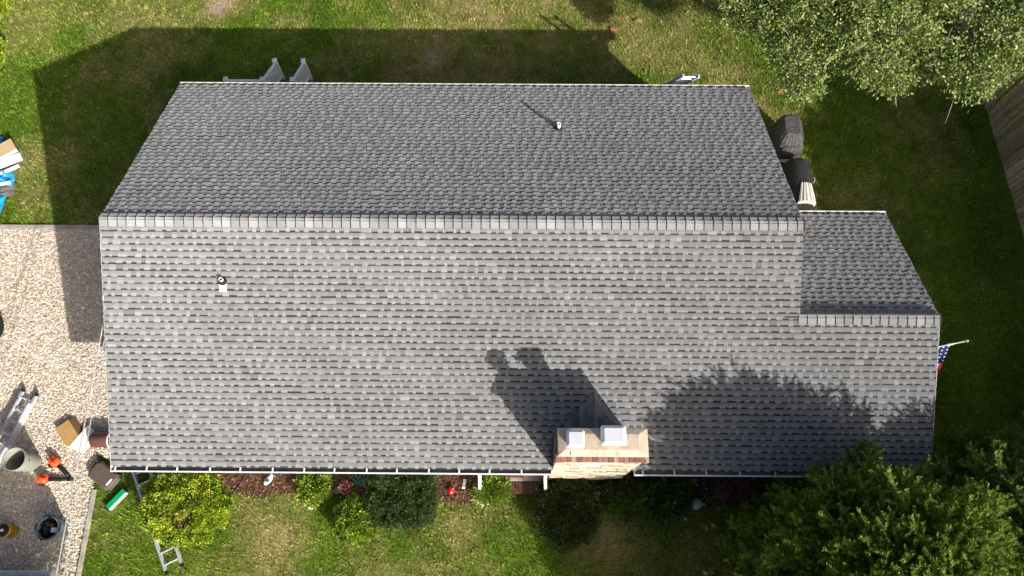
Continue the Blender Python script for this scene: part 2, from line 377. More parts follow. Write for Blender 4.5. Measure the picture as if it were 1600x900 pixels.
# white rake trim on the sloping edges
def rake(x0, x1, ya, yb, zf):
    mb = MB(); za, zb = zf(0, ya), zf(0, yb)
    vs = [(xx, yy, zz+dz) for xx in (x0, x1) for yy, zz in ((ya, za), (yb, zb)) for dz in (-.19, -.002)]
    mb.add(vs, [(0, 1, 3, 2), (4, 6, 7, 5), (0, 4, 5, 1), (2, 3, 7, 6), (1, 5, 7, 3), (0, 2, 6, 4)]); mb.build('rake_board', m_trim, house)
rake(-.010, .012, .03, R, zf_front); rake(.006, .03, R+.002, 2*R-.03, zf_rear); rake(Ln-.03, Ln-.006, R+.002, 2*R-.03, zf_rear)
rake(Ln-.03, Ln-.006, RX+.02, R, zf_front); rake(LE-.012, LE+.008, .03, RX, zf_front); rake(LE-.03, LE-.006, RX+.002, 2*RX-.03, zf_ext)
# fascia
MB().box(.3, CHX0-.02, .05, .075, HE-.2, HE-.02).build('fascia', m_trim, house); MB().box(CHX1+.02, LE-.02, .05, .075, HE-.2, HE-.02).build('fascia', m_trim, house)
MB().box(.02, Ln-.02, 2*R-.075, 2*R-.05, HE-.2, HE-.02).build('fascia', m_trim, house); MB().box(Ln, LE-.02, 2*RX-.075, 2*RX-.05, HE-.2, HE-.02).build('fascia', m_trim, house)
# soffits
MB().box(.3, LE-.3, .08, .45, HE-.2, HE-.185).build('soffit', m_trim, house); MB().box(.3, Ln-.3, 2*R-.45, 2*R-.08, HE-.2, HE-.185).build('soffit', m_trim, house)

# gutters with hangers
def gutter(x0, x1, ye, sgn, step, ph):
    """ye eave line, sgn = outward direction in y"""
    T = lambda a: ye+sgn*a
    mb = MB(); zt = HE-.03
    def b(a0, a1, z0, z1): lo, hi = sorted((T(a0), T(a1))); mb.box(x0, x1, lo, hi, z0, z1)
    b(.048, .080, zt-.014, zt); b(.062, .070, zt-.1, zt-.014); b(-.045, .062, zt-.108, zt-.1); b(-.049, -.041, zt-.1, zt+.005)
    for xe in (x0-.006, x1): lo, hi = sorted((T(-.049), T(.075))); mb.box(xe, xe+.006, lo, hi, zt-.11, zt-.002)
    gt = mb.build('gutter', m_white, house)
    q = MB(); lo, hi = sorted((T(-.040), T(.061))); q.box(x0+.01, x1-.01, lo, hi, zt-.099, zt-.07); q.build('gutter_floor', m_trough, gt)
    k = 0; xx = x0+ph
    while xx < x1-.05:
        q = MB(); lo, hi = sorted((T(-.04), T(.06))); q.box(-.016, .016, lo, hi, -.012, .003)
        o = q.build('hanger', m_white, gt, loc=(xx, 0, zt)); xx += step*random.uniform(.93, 1.07)
gutter(-.02, CHX0-.03, 0, -1, .72, .1); gutter(CHX1+.03, LE+.02, 0, -1, .74, .18); gutter(-.02, Ln+.02, 2*R, 1, .8, .35); gutter(Ln+.03, LE+.02, 2*RX, 1, .62, .25)
# downspouts by the porch
for xt, xb_ in ((8.22, 8.13), (9.70, 9.79)):
    mb = MB(); T4 = [(xt, -.07, HE-.13), (xt, -.09, HE-.35), (xb_, -.2, .25), (xb_, -.3, .08)]
    for p0, p1 in zip(T4[:-1], T4[1:]): mb.tube([p0, p1], .052, 4)
    mb.build('downspout', m_white, house)

# ---- shingles
TABS = []        # (verts, faces, cols, slope id)
def tab(o, xa, xb, d, e, up, nrm, t, tone, gap):
    """one shingle tab: exposed face in three strips, butt and sides"""
    X = Vector((1, 0, 0)); vs = []; cs = []
    j = random.uniform(-.005, .005)+.005*math.sin(xa*2.1+d*7)+.004*math.sin(xa*.7+d*3)
    st = d+(.035 if gap else .011)+j; t1 = t*.12
    hh = lambda dd: t+(t1-t)*(dd-st)/(d+e+.042-st)
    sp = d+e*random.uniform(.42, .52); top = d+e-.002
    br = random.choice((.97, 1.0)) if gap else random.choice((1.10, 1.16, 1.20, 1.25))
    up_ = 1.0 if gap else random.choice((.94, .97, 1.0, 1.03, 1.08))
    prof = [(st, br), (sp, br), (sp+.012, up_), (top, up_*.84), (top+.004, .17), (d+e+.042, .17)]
    base = o
    for dd, cc in prof:
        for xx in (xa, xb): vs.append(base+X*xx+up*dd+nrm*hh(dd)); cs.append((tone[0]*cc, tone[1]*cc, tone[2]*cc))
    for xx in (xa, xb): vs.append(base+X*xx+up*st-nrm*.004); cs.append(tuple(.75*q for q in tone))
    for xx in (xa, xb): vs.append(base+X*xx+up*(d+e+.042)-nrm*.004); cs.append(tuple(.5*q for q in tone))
    fs = [(2*i, 2*i+1, 2*i+3, 2*i+2) for i in range(5)]+[(12, 13, 1, 0), (12, 0, 2, 4, 6, 8, 10, 14), (13, 15, 11, 9, 7, 5, 3, 1)]
    return vs, fs, cs
def course_field(o, up, nrm, nc, e, xr, skip, sid, dark=1.0):
    for i in range(nc):
        d = i*e; x0, x1 = xr(d); x = x0-random.uniform(0, .15); gap = random.random() < .5
        while x < x1:
            wdt = random.choice((.065, .08, .09, .10, .11, .14)) if not gap else random.choice((.09, .10, .12, .14, .17))
            if random.random() < .03: wdt *= 1.5
            a, b = max(x, x0), min(x+wdt, x1)
            if b-a > .012 and not skip((a+b)/2, d):
                k = random.choice((.93, .97, 1.0, 1.03, 1.06))*dark if not gap else random.choice((.88, .92, .95, .99))*dark
                if random.random() < .05: k *= .85
                h = random.uniform(-.010, .006); tone = (.295*k*(1+h), .295*k, .294*k*(1-h))
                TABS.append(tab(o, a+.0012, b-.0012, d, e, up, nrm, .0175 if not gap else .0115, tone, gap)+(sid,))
            x += wdt; gap = (not gap) if random.random() < .97 else gap
ch_skip = lambda x, d: CHX0-.01 < x < CHX1+.01 and d*CT < CHY1
NC = 39; E_ = (R/CT-.03)/NC
course_field(Vector((0, .03*CT, HE+.03*ST)), Vector((0, CT, ST)), Vector((0, -ST, CT)), NC, E_, lambda d: (0.0, LE if d*CT < RX-.02 else Ln), ch_skip, 0)
course_field(Vector((0, 2*R-.03*CT, HE+.03*ST)), Vector((0, -CT, ST)), Vector((0, ST, CT)), NC, E_, lambda d: (0.0, Ln), lambda x, d: False, 1)
NX = 24; EX = (RX/CT-.03)/NX
course_field(Vector((0, 2*RX-.03*CT, HE+.03*ST)), Vector((0, -CT, ST)), Vector((0, ST, CT)), NX, EX, lambda d: (Ln-.33, LE), lambda x, d: False, 2)
cl_ = Vector(cam.location); fwd = f_
def score(tb):
    v = tb[0]; c = (v[0]+v[7])/2; n = (v[1]-v[0]).cross(v[6]-v[0]); dz = (c-cl_).dot(fwd); return abs(n.dot(c-cl_))/dz**3
big = set(sorted(range(len(TABS)), key=lambda i: -score(TABS[i]))[:300])
rest = MB(); par = [front_roof, rear_roof, ext_roof]
for i, tb in enumerate(TABS):
    if i in big:
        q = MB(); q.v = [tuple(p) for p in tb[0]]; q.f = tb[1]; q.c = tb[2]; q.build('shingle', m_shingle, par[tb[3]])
    else:
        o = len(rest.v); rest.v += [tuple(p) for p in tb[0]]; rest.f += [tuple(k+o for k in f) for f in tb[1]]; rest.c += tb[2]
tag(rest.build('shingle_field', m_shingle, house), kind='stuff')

# ---- ridge caps
def ridge(x0, x1, yr, zr, pitch, lab):
    rr = MB(); rr.box(x0+.02, x1-.02, yr-.03, yr+.03, zr-.06, zr-.012); base = rr.build('ridge', m_deck, house); base['label'] = lab
    x = x0; wv = .165
    tones = (.86, .92, .95, .98, 1.0, 1.03, 1.06, 1.14, 1.22)
    while x < x1-.02:
        xe = min(x+pitch*random.uniform(.93, 1.07), x1); k = random.choice(tones); warm = random.uniform(-.015, .012)
        tone = (.345*k*(1+warm), .345*k, .345*k*(1-warm)); q = MB(); vs = []
        for xx, h, dk in ((x+.003, .024, 1), (xe-.024, .014, 1), (xe-.018, .013, .16), (xe+.02, .010, .16)):  # dark end strip paints the shade line at each cap joint
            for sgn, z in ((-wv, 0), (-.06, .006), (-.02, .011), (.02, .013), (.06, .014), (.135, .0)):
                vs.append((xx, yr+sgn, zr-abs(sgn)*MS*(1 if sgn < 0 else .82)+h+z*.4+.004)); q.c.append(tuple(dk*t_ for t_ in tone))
        b = [(a, bb, c-.022) for a, bb, c in vs[:6]]; vs += b; q.c += [tone]*6
        fs = [(r6*6+i, r6*6+i+1, r6*6+i+7, r6*6+i+6) for r6 in range(3) for i in range(5)]+[(24+i, 25+i, i+1, i) for i in range(5)]
        q.f = [tuple(reversed(f)) for f in fs]; q.v = vs
        q.build('ridge_cap', m_shingle, base)
        x = xe
ridge(-.005, Ln+.01, R, HR, .199, 'long main ridge with pale cap shingles'); ridge(Ln-.03, LE+.012, RX, HX, .199, 'short lower ridge over the extension')

# ---- cricket behind the chimney
ax, ay = 10.72, 1.64; az = HE+MS*ay; cm = (CHX0+CHX1)/2
ck = MB(); zl = HE+MS*CHY1
ck.add([(CHX0-.03, CHY1-.01, zl+.01), (cm, CHY1-.01, az), (ax, ay, az+.012), (CHX1+.03, CHY1-.01, zl+.01)], [(0, 2, 1), (1, 2, 3)])
cr_ = ck.build('cricket', m_deck, house); cr_['label'] = 'small dark peaked cricket roof behind the chimney'
for s, xc in ((-1, CHX0-.03), (1, CHX1+.03)):
    A = Vector((xc, CHY1-.005, zl+.012)); B = Vector((cm, CHY1-.005, az+.004)); Cc = Vector((ax, ay, az+.016))
    n5 = 6
    nr = (B-A).cross(Cc-A); nr = nr.normalized() if nr.z > 0 else -nr.normalized()
    for k in range(n5):
        t0, t1 = k/n5, (k+1)/n5
        a0, a1 = A.lerp(B, t0), A.lerp(B, t1-.008); b0, b1 = A.lerp(Cc, t0), A.lerp(Cc, t1-.008)
        nseg = max(1, int((b0-a0).length/.22)); nseg = max(nseg, int((b1-a1).length/.22))
        for g_ in range(nseg):
            f0, f1 = g_/nseg+.006, (g_+1)/nseg-.006
            pts = [a0.lerp(b0, f0), a0.lerp(b0, f1), a1.lerp(b1, f1), a1.lerp(b1, f0)]
            kk = random.uniform(.7, 1.35); q = MB()
            q.add([pts[0]+nr*.03, pts[1]+nr*.03, pts[2]+nr*.004, pts[3]+nr*.004, pts[0]-nr*.004, pts[1]-nr*.004], [(0, 1, 2, 3), (4, 5, 1, 0)] if s < 0 else [(3, 2, 1, 0), (0, 1, 5, 4)], (.26*kk, .26*kk, .262*kk))
            q.build('cricket_shingle', m_shingle, cr_)
for k in range(5):
    ya, yb = CHY1+k*.2, min(CHY1+(k+1)*.2+.02, ay); q = MB(); kk = random.uniform(.8, 1.1)
    q.add([(cm-.13, ya, az-.06), (cm, ya, az+.03), (cm+.13, ya, az-.06), (cm-.11, yb, az-.05), (cm, yb, az+.02), (cm+.11, yb, az-.05)], [(0, 1, 4, 3), (1, 2, 5, 4)], (.27*kk,)*3); q.build('cricket_cap', m_shingle, cr_)
q = MB()
for xc, s in ((CHX0-.03, -1), (CHX1+.03, 1)):
    for k in range(10):
        t = k/9; px, py = xc+(ax-xc)*t, CHY1+(ay-CHY1)*t; z = HE+MS*py+.02
        px2, py2 = xc+(ax-xc)*min(1, t+.1), CHY1+(ay-CHY1)*min(1, t+.1)
        q.tube([(px, py, z), (px2, py2, HE+MS*py2+.02)], .012, 5)
q.build('valley_flashing', m_lead, cr_)

# ---- chimney
core = MB(); core.box(CHX0+.05, CHX1-.05, CHY0+.05, CHY1-.03, 0, CHZ-.16)
chim = core.build('chimney', m_lead, house); chim['label'] = 'broad tan ledge stone chimney with brick collar and two metal flue caps'
st = MB(); pal = [(.68, .57, .42), (.75, .65, .50), (.62, .49, .34), (.78, .71, .59), (.50, .41, .31), (.70, .55, .39), (.36, .29, .22)]
z = .0
while z < CHZ-.27:
    hh = random.uniform(.05, .10); x = CHX0
    while x < CHX1-.01:
        ww = random.uniform(.14, .5); xe = min(x+ww, CHX1); c = random.choice(pal); k = random.uniform(.85, 1.1)
        st.cbox(x+.004, xe-.004, CHY0+random.uniform(-.02, .02), CHY0+.1, z+.005, min(z+hh, CHZ-.25), .006, tuple(k*q for q in c)); x = xe
    z += hh
tag(st.build('ledge_stone', m_stone, chim), kind='stuff')
bp = [(.29, .14, .105), (.33, .17, .13), (.24, .115, .09), (.31, .18, .15), (.20, .11, .095), (.40, .28, .23)]
def brick(x0, x1, y0, y1, z0, z1, dk=1): c = random.choice(bp); MB().cbox(x0, x1, y0, y1, z0, z1, .004, tuple(q*dk for q in c)).build('brick', m_brick, chim)
for r_ in range(2):
    z0 = CHZ-.245+r_*.078; x = CHX0-.03+(.1 if r_ else 0)
    if r_: brick(CHX0-.03, CHX0+.066, CHY0-.09, CHY0+.06, z0, z0+.07)
    while x < CHX1+.02:
        xe = min(x+.105, CHX1+.03); brick(x, xe-.008, CHY0-(.09 if r_ else .045)+random.uniform(-.004, .004), CHY0+.06, z0, z0+.07); x = xe
for r_ in range(22):                       # brick flanks, left and right
    z0 = 2.92+r_*.076
    if z0 > CHZ-.16: break
    for sx0, sx1 in ((CHX0-(.03 if z0 > CHZ-.26 else 0), CHX0+.06), (CHX1-.06, CHX1+(.03 if z0 > CHZ-.26 else 0))):
        y = CHY0+.105+(.1 if r_ % 2 else 0)
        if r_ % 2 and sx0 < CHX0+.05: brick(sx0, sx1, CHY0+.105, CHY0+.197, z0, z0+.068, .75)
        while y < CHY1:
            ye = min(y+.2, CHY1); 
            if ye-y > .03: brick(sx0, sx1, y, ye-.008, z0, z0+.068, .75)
            y = ye
x = CHX0+.06
while x < CHX1-.06:                        # back collar
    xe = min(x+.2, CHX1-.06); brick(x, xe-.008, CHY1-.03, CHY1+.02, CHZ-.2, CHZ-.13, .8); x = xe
cw = MB(); i = .02; o_ = .0
vs = [(CHX0+.0, CHY0+.015, CHZ-.09), (CHX1+.02, CHY0+.015, CHZ-.09), (CHX1+.02, CHY1+.015, CHZ-.09), (CHX0+.0, CHY1+.015, CHZ-.09)]
vs += [(CHX0+.02, CHY0+.03, CHZ-.03), (CHX1-.0, CHY0+.03, CHZ-.03), (CHX1, CHY1, CHZ-.03), (CHX0+.02, CHY1, CHZ-.03)]
vs += [(CHX0+.16, CHY0+.14, CHZ+.025), (CHX1-.18, CHY0+.14, CHZ+.02), (CHX1-.18, CHY1-.12, CHZ+.02), (CHX0+.16, CHY1-.12, CHZ+.025)]
fs = [(3, 2, 1, 0), (8, 9, 10, 11)]
for b0 in (0, 4):
    for k in range(4): fs.append((b0+k, b0+(k+1) % 4, b0+4+(k+1) % 4, b0+4+k))
mc_, n_, l_, b_ = _base('stained_crown'); t_ = _noise(n_, l_, 5, 5, .65); t2_ = _noise(n_, l_, 45, 3)
r_ = _ramp(n_, l_, t_.outputs[0], [(.28, (.38, .22, .10)), (.40, (.54, .44, .32)), (.58, (.60, .52, .42)), (.74, (.40, .35, .29))])
r2_ = _ramp(n_, l_, t2_.outputs[0], [(.3, (.7, .7, .7)), (.65, (1, 1, 1))])
l_.new(_mul(n_, l_, r_.outputs[0], r2_.outputs[0]), b_.inputs['Base Color']); b_.inputs['Roughness'].default_value = .9; _bump(n_, l_, b_, t2_.outputs[0], .5)
cw.add(vs, fs); crown = cw.build('chimney_crown', mc_, chim)
def flue_cap(x0, x1, y0, y1, zt, fr):
    cx, cy = (x0+x1)/2, (y0+y1)/2; hx, hy = (x1-x0)/2, (y1-y0)/2; q = MB(); k = .1
    ring = lambda hx, hy, z, c: [(cx-hx+c, cy-hy, z), (cx+hx-c, cy-hy, z), (cx+hx, cy-hy+c, z), (cx+hx, cy+hy-c, z), (cx+hx-c, cy+hy, z), (cx-hx+c, cy+hy, z), (cx-hx, cy+hy-c, z), (cx-hx, cy-hy+c, z)]
    vs = ring(hx, hy, zt-.035, .03)+ring(hx, hy, zt, .03)+ring(hx*.72, hy*.68, zt+.05, .01)
    fs = [tuple(range(7, -1, -1)), tuple(range(16, 24))]+[(b+i, b+(i+1) % 8, b+8+(i+1) % 8, b+8+i) for b in (0, 8) for i in range(8)]
    q.add(vs, fs)
    for sx in (-1, 1):
        for sy in (-1, 1): q.tube([(cx+sx*fr*.7, cy+sy*fr*.7, CHZ+.2), (cx+sx*hx*.8, cy+sy*hy*.8, zt-.03)], .009, 5)
    q.build('flue_cap', m_capmetal, chim)
    q = MB(); q.lathe([(fr, CHZ-.02), (fr, CHZ+.3), (fr*.82, CHZ+.3), (fr*.82, CHZ+.05)], 16, (cx, cy, 0)); q.build('flue', m_crown, chim)
    q = MB()
    for i in range(22): a = i*2*math.pi/22; q.tube([(cx+fr*1.05*math.cos(a), cy+fr*1.05*math.sin(a), CHZ+.28), (cx+fr*1.05*math.cos(a), cy+fr*1.05*math.sin(a), zt-.03)], .009, 4)
    q.build('spark_screen', m_capmetal, chim)
flue_cap(10.0, 10.355, .185, .535, 5.2, .135); flue_cap(10.665, 11.16, .235, .62, 5.22, .19)
MB().tube([(10.12, .3, CHZ+.03), (10.12, .1, CHZ+.0)], .012, 6).build('drain_spout', m_pvc, chim)
for xa_, xb_ in ((CHX0-.035, CHX0-.006), (CHX1+.004, CHX1+.03)):
    for k in range(5):
        y0 = CHY0+.02+k*.12; z0 = HE+MS*y0; MB().box(xa_, xb_, y0, y0+.118, z0-.02, z0+.12+.01*k).build('step_flashing', m_lead, chim)

# ---- vent pipes
def vent(x, y, z, r, h, zf, up):
    pl = MB(); a = .078; y_a, y_b = (y-.21, y+.03) if up else (y-.04, y+.12)
    vs = [(x-a, y_a, zf(x, y_a)+.024), (x+a, y_a, zf(x, y_a)+.024), (x+a, y_b, zf(x, y_b)+.024), (x-a, y_b, zf(x, y_b)+.024)]
    pl.add(vs+[(p[0], p[1], p[2]-.016) for p in vs], [(0, 1, 2, 3), (0, 4, 5, 1), (1, 5, 6, 2), (2, 6, 7, 3), (3, 7, 4, 0)])
    p = MB().lathe([(r, -.1), (r, h), (r*.8, h), (r*.8, h-.12), (0, h-.121)], 20, (x, y, z)).build('vent_pipe', m_pvc, house, True)
    pl.build('flashing_plate', m_white if up else m_lead, p)
    MB().lathe([(r*2.1, .0), (r*1.9, .05), (r*1.35, .085), (r*1.05, .10)], 20, (x, y, z)).build('rubber_boot', m_rubber, p, True)
    MB().lathe([(r*.78, h-.11), (0, h-.109)], 16, (x, y, z)).build('pipe_hole', m_rubber, p)
vent(2.63, 3.80, HE+MS*3.80, .046, .15, zf_front, True)
vent(10.04, 8.22, HE+MS*(2*R-8.22), .048, .24, zf_rear, False)

# ------------------------------------------------------------------ porch step
ps = thing('porch_step', 'dark red brick porch step with grey slab under the front eave', 'step', (9.2, 0, 0))
MB().cbox(-.66, .56, .02, .5, .0, .3, .015).build('slab', m_conc, ps)
for k in range(12):
    x = -.52+k*.088; c = random.choice(bp); MB().cbox(x, x+.080, -.28+random.uniform(-.006, .006), .01, .0, .15+random.uniform(-.003, .003), .006, tuple(q*.6 for q in c)).build('brick', m_brick, ps)
tag(MB().cbox(-.35, .3, -.17, .17, 0, .018, .01).build('door_mat', M('coir', (.22, .09, .04), .95, .5, 30, .6, fine=80), loc=(8.95, .26, .302)), 'rust brown speckled door mat on the porch slab', 'mat')

# ------------------------------------------------------------------ rear deck
dk = thing('deck', 'small red brown rear deck with white railed stairs', 'deck', (1.6, 10.4, 0))
DX = 1.6; DY = 10.4
for k in range(9): MB().box(.55-DX, 2.75-DX, 9.62+k*.165-DY, 9.62+k*.165+.155-DY, .56, .6).build('deck_board', m_deckwood, dk)
for k in range(3):
    yy = 11.12+k*.3; MB().box(1.74-DX, 2.56-DX, yy-DY, yy+.29-DY, .4-k*.16, .44-k*.16).build('stair_tread', m_deckwood, dk)
MB().box(.6-DX, 2.7-DX, 11.04-DY, 11.09-DY, .3, .56).build('joist', m_deckwood, dk)
for xx in (.7, 2.6): MB().box(xx-DX-.05, xx-DX+.05, 10.9-DY, 11.0-DY, -.05, .56).build('support_post', m_deckwood, dk)
def post(x, y, z0, z1):
    p = MB().box(x-.05-DX, x+.05-DX, y-.05-DY, y+.05-DY, z0, z1).build('post', m_trim, dk)
    q = MB(); q.box(x-.068-DX, x+.068-DX, y-.068-DY, y+.068-DY, z1, z1+.025); q.add([(x-.06-DX, y-.06-DY, z1+.025), (x+.06-DX, y-.06-DY, z1+.025), (x+.06-DX, y+.06-DY, z1+.025), (x-.06-DX, y+.06-DY, z1+.025), (x-DX, y-DY, z1+.055)], [(0, 1, 4), (1, 2, 4), (2, 3, 4), (3, 0, 4)]); q.build('post_cap', m_trim, p)
def rail(a, b, nb, drop=.75):
    a, b = Vector(a)-Vector((DX, DY, 0)), Vector(b)-Vector((DX, DY, 0)); dirv = (b-a).normalized(); sd = dirv.cross(Vector((0, 0, 1))).normalized()*.035
    def bar(dz, th, name):
        q = MB(); up = Vector((0, 0, th)); o = Vector((0, 0, dz)); q.add([a+o-sd, a+o+sd, b+o+sd, b+o-sd, a+o-sd+up, a+o+sd+up, b+o+sd+up, b+o-sd+up], [(0, 3, 2, 1), (4, 5, 6, 7), (0, 1, 5, 4), (1, 2, 6, 5), (2, 3, 7, 6), (3, 0, 4, 7)]); q.build(name, m_trim, dk)
    bar(-.05, .045, 'hand_rail'); bar(-drop, .045, 'bottom_rail')
    for k in range(1, nb+1):
        p = a.lerp(b, k/(nb+1)); MB().box(p.x-.018, p.x+.018, p.y-.018, p.y+.018, p.z-drop+.045, p.z-.052).build('baluster', m_trim, dk)
post(.65, 11.05, .5, 1.5); post(1.70, 11.05, .1, 1.5); post(2.56, 11.05, .1, 1.5); post(1.78, 12.08, 0, .96); post(2.63, 12.08, 0, .96)
rail((.70, 11.05, 1.45), (1.65, 11.05, 1.45), 8); rail((1.705, 11.1, 1.45), (1.775, 12.03, .92), 9, .72); rail((2.565, 11.1, 1.45), (2.625, 12.03, .92), 9, .72); rail((.65, 9.7, 1.45), (.65, 11.0, 1.45), 9); rail((2.58, 9.7, 1.45), (2.56, 11.0, 1.45), 9)

# ------------------------------------------------------------------ ladders
def ladder(name, label, length, width, loc, R3, mat_r, two=False, wood=False):
    e = thing(name, label, 'ladder'); e.matrix_world = Matrix.Translation(loc) @ R3.to_4x4()
    for s in (-1, 1):
        q = MB()
        q.box(s*width/2-.012, s*width/2+.012, 0, length, 0, .07); q.box(s*width/2-.03, s*width/2+.03, 0, length, .068, .076); q.box(s*width/2-.03, s*width/2+.03, 0, length, -.006, .002)
        rl = q.build('rail', mat_r, e)
        MB().box(s*width/2-.032, s*width/2+.032, -.05, .03, -.01, .08).build('end_cap', m_black if mat_r == m_alu else m_blue, rl)
        if two:
            w2 = width-.09; q = MB(); q.box(s*w2/2-.01, s*w2/2+.01, .25, length, .08, .14); q.box(s*w2/2-.022, s*w2/2+.022, .25, length, .14, .147); q.build('fly_rail', mat_r, e)
    k = .18
    while k < length-.1:
        MB().tube([(-width/2, k, .035), (width/2, k, .035)], .021, 8).build('rung', m_alu, e)
        if two and k > .3: MB().tube([(-width/2+.05, k+.03, .11), (width/2-.05, k+.03, .11)], .019, 8).build('fly_rung', m_alu, e)
        k += .305
    return e
def frame(a, b, upv=(0, 0, 1)):
    """rotation whose local y runs a->b"""
    yv = (Vector(b)-Vector(a)).normalized(); zv = Vector(upv); xv = yv.cross(zv).normalized(); zv = xv.cross(yv); return Matrix((xv, yv, zv)).transposed()
ladder('ladder', 'aluminium ladder lying on the lawn, its middle hidden under the golden shrub', 2.75, .4, (.64, -2.13, .05), frame((.64, -2.13, 0), (-.60, .28, 0)), m_alu)
ladder('ladder', 'aluminium extension ladder lying on the gravel beside the ribbed grey can', 4.2, .40, (-3.84, 2.2, .1), frame((-3.84, 2.2, 0), (-4.86, -1.2, 0)), m_alu, True)
ladder('ladder', 'blue tipped ladder leaning on the rear gutter, only its top showing', 3.35, .42, (13.2, 11.55, .0), frame((13.2, 11.55, 0), (13.58, 10.14, 3.0), (0, .9, .45)), m_pale_blue)

# ------------------------------------------------------------------ fence
fn = thing('fence', 'weathered grey board fence along the right edge of the yard', 'fence', (23.3, 8, 0))
y = 1.0; k = 0; bm = None
while y < 15.5:
    h = 1.78+random.uniform(-.03, .03); wv = .138; kq_ = random.uniform(.65, 1.25); xx = 23.52-(y-6.6)*.05
    q = MB(); q.add([(0, 0, 0), (.02, 0, 0), (.02, wv, 0), (0, wv, 0), (0, 0, h), (.02, 0, h), (.02, wv, h), (0, wv, h), (0, wv/2, h+.05), (.02, wv/2, h+.05)],
                    [(0, 3, 7, 8, 4), (1, 5, 9, 6, 2), (0, 4, 5, 1), (3, 2, 6, 7), (4, 8, 9, 5), (8, 7, 6, 9)], tuple(kq_*c_ for c_ in (.40, .33, .22)))
    o = q.build('board', m_board, fn, loc=(xx-23.3+random.uniform(-.008, .008), y-8, 0)); o.rotation_euler = (random.uniform(-.012, .012), random.uniform(-.03, .02), 0)
    y += wv+random.uniform(.008, .024); k += 1
for z in (.35, 1.35):
    q = MB(); q.add([(23.56-(1-6.6)*.05-23.3, -7, z), (23.56-(15.5-6.6)*.05-23.3, 7.5, z), (23.60-(15.5-6.6)*.05-23.3, 7.5, z), (23.60-(1-6.6)*.05-23.3, -7, z)]+[(23.56-(1-6.6)*.05-23.3, -7, z+.09), (23.56-(15.5-6.6)*.05-23.3, 7.5, z+.09), (23.60-(15.5-6.6)*.05-23.3, 7.5, z+.09), (23.60-(1-6.6)*.05-23.3, -7, z+.09)], [(0, 1, 2, 3), (4, 7, 6, 5), (0, 4, 5, 1), (2, 6, 7, 3)]); q.build('rail', m_wood, fn)
for yy in (1.2, 3.6, 6.0, 8.4, 10.8, 13.2, 15.4): xx = 23.60-(yy-6.6)*.05-23.3; MB().box(xx, xx+.1, yy-8-.05, yy-8+.05, 0, 1.8).build('post', m_wood, fn)

# ------------------------------------------------------------------ foliage builders
def tufts(P, Nn, per, L, W, spread, cols, r, jit=.03):
    n = len(P); P2 = np.repeat(P, per, 0)+r.normal(0, jit, (n*per, 3)); D = unit(np.repeat(Nn, per, 0)+r.normal(0, spread, (n*per, 3)))
    C = np.repeat(cols, per, 0)*r.uniform(.75, 1.3, (n*per, 1)); Ls = r.uniform(.7, 1.25, n*per)*L
    return leaves(P2, D, Ls, Ls*W/L, C, r)
def shrub(name, label, loc, rad, hgt, n, pal, L=.07, W=.035, per=6, box=False, seed=1, group=None, bare=None, bump=.26, spread=.7, transl=None):
    r = np.random.default_rng(seed); e = thing(name, label, 'tree' if 'tree' in name else 'shrub', loc, 0, group)
    d = unit(r.normal(size=(n, 3))); d[:, 2] = np.abs(d[:, 2])*1.0-.12; d = unit(d)
    az_ = np.arctan2(d[:, 1], d[:, 0]); lump = 1+bump*(fbm(az_*2.2+seed*3, d[:, 2]*4+seed, 3)-.5)*2
    if box:
        p = 5; q = (np.abs(d)**p).sum(1)**(1/p); d2 = d/q[:, None]
    else: d2 = d
    rr = lump*(1-.55*r.random(n)**3)
    P = np.c_[d2[:, 0]*rad[0]*rr, d2[:, 1]*rad[1]*rr, np.maximum(.04, hgt*.42+d2[:, 2]*hgt*.58*rr)]
    if bare is not None:
        k = ((P[:, 0]-bare[0])**2+(P[:, 1]-bare[1])**2 > bare[2]**2) | (P[:, 2] < hgt*.45) | (r.random(n) < .15); P, d, rr = P[k], d[k], rr[k]
    pal = np.array(pal); c = pal[r.integers(0, len(pal), len(P))]
    cs_ = 3.0*L; nc_ = max(60, len(P)*per//36); ci = r.integers(0, len(P), nc_)
    Pc = P[ci]; dc = unit(d[ci]+np.array([[0, 0, .35]])); u = unit(r.normal(size=(nc_*60, 3)))*np.cbrt(r.random((nc_*60, 1)))
    P6 = np.repeat(Pc, 60, 0)+u*cs_*np.array([[.6, .6, .5]])*r.uniform(.6, 1.2, (nc_, 1)).repeat(60, 0); D6 = unit(np.repeat(dc, 60, 0)*.8+u*.9+r.normal(0, .35, (nc_*60, 3)))
    C6 = (c[ci]*r.uniform(.75, 1.2, (nc_, 1))).repeat(60, 0)*r.uniform(.8, 1.25, (nc_*60, 1)); P6[:, 2] = np.maximum(P6[:, 2], .02); L6 = r.uniform(.6, 1.2, nc_*60)*L
    V, F, C = leaves(P6, D6, L6, L6*W/L, C6, r)
    npmesh('foliage', V, F, C, m_leaf, e)
    q = MB()
    for k in range(7):
        a = k*.9; q.tube([(0, 0, 0), (math.cos(a)*rad[0]*.25, math.sin(a)*rad[1]*.25, hgt*.3), (math.cos(a)*rad[0]*.6, math.sin(a)*rad[1]*.6, hgt*.6)], [.03, .02, .008], 5)
    q.build('stem', m_bark, e); return e
GOLD = [(.31, .42, .025), (.40, .50, .035), (.24, .34, .025), (.17, .26, .022), (.46, .52, .05)]
MID = [(.17, .27, .03), (.25, .35, .045), (.12, .20, .026), (.31, .40, .06)]
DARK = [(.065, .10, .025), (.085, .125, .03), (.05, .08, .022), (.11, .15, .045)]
shrub('golden_shrub', 'large golden green shrub with a brown dead centre, covering the lawn ladder', (.93, -.64, 0), (1.02, .88), 1.25, 5600, GOLD, .06, .036, 6, seed=11, bare=(.12, -.34, .26), bump=.24)
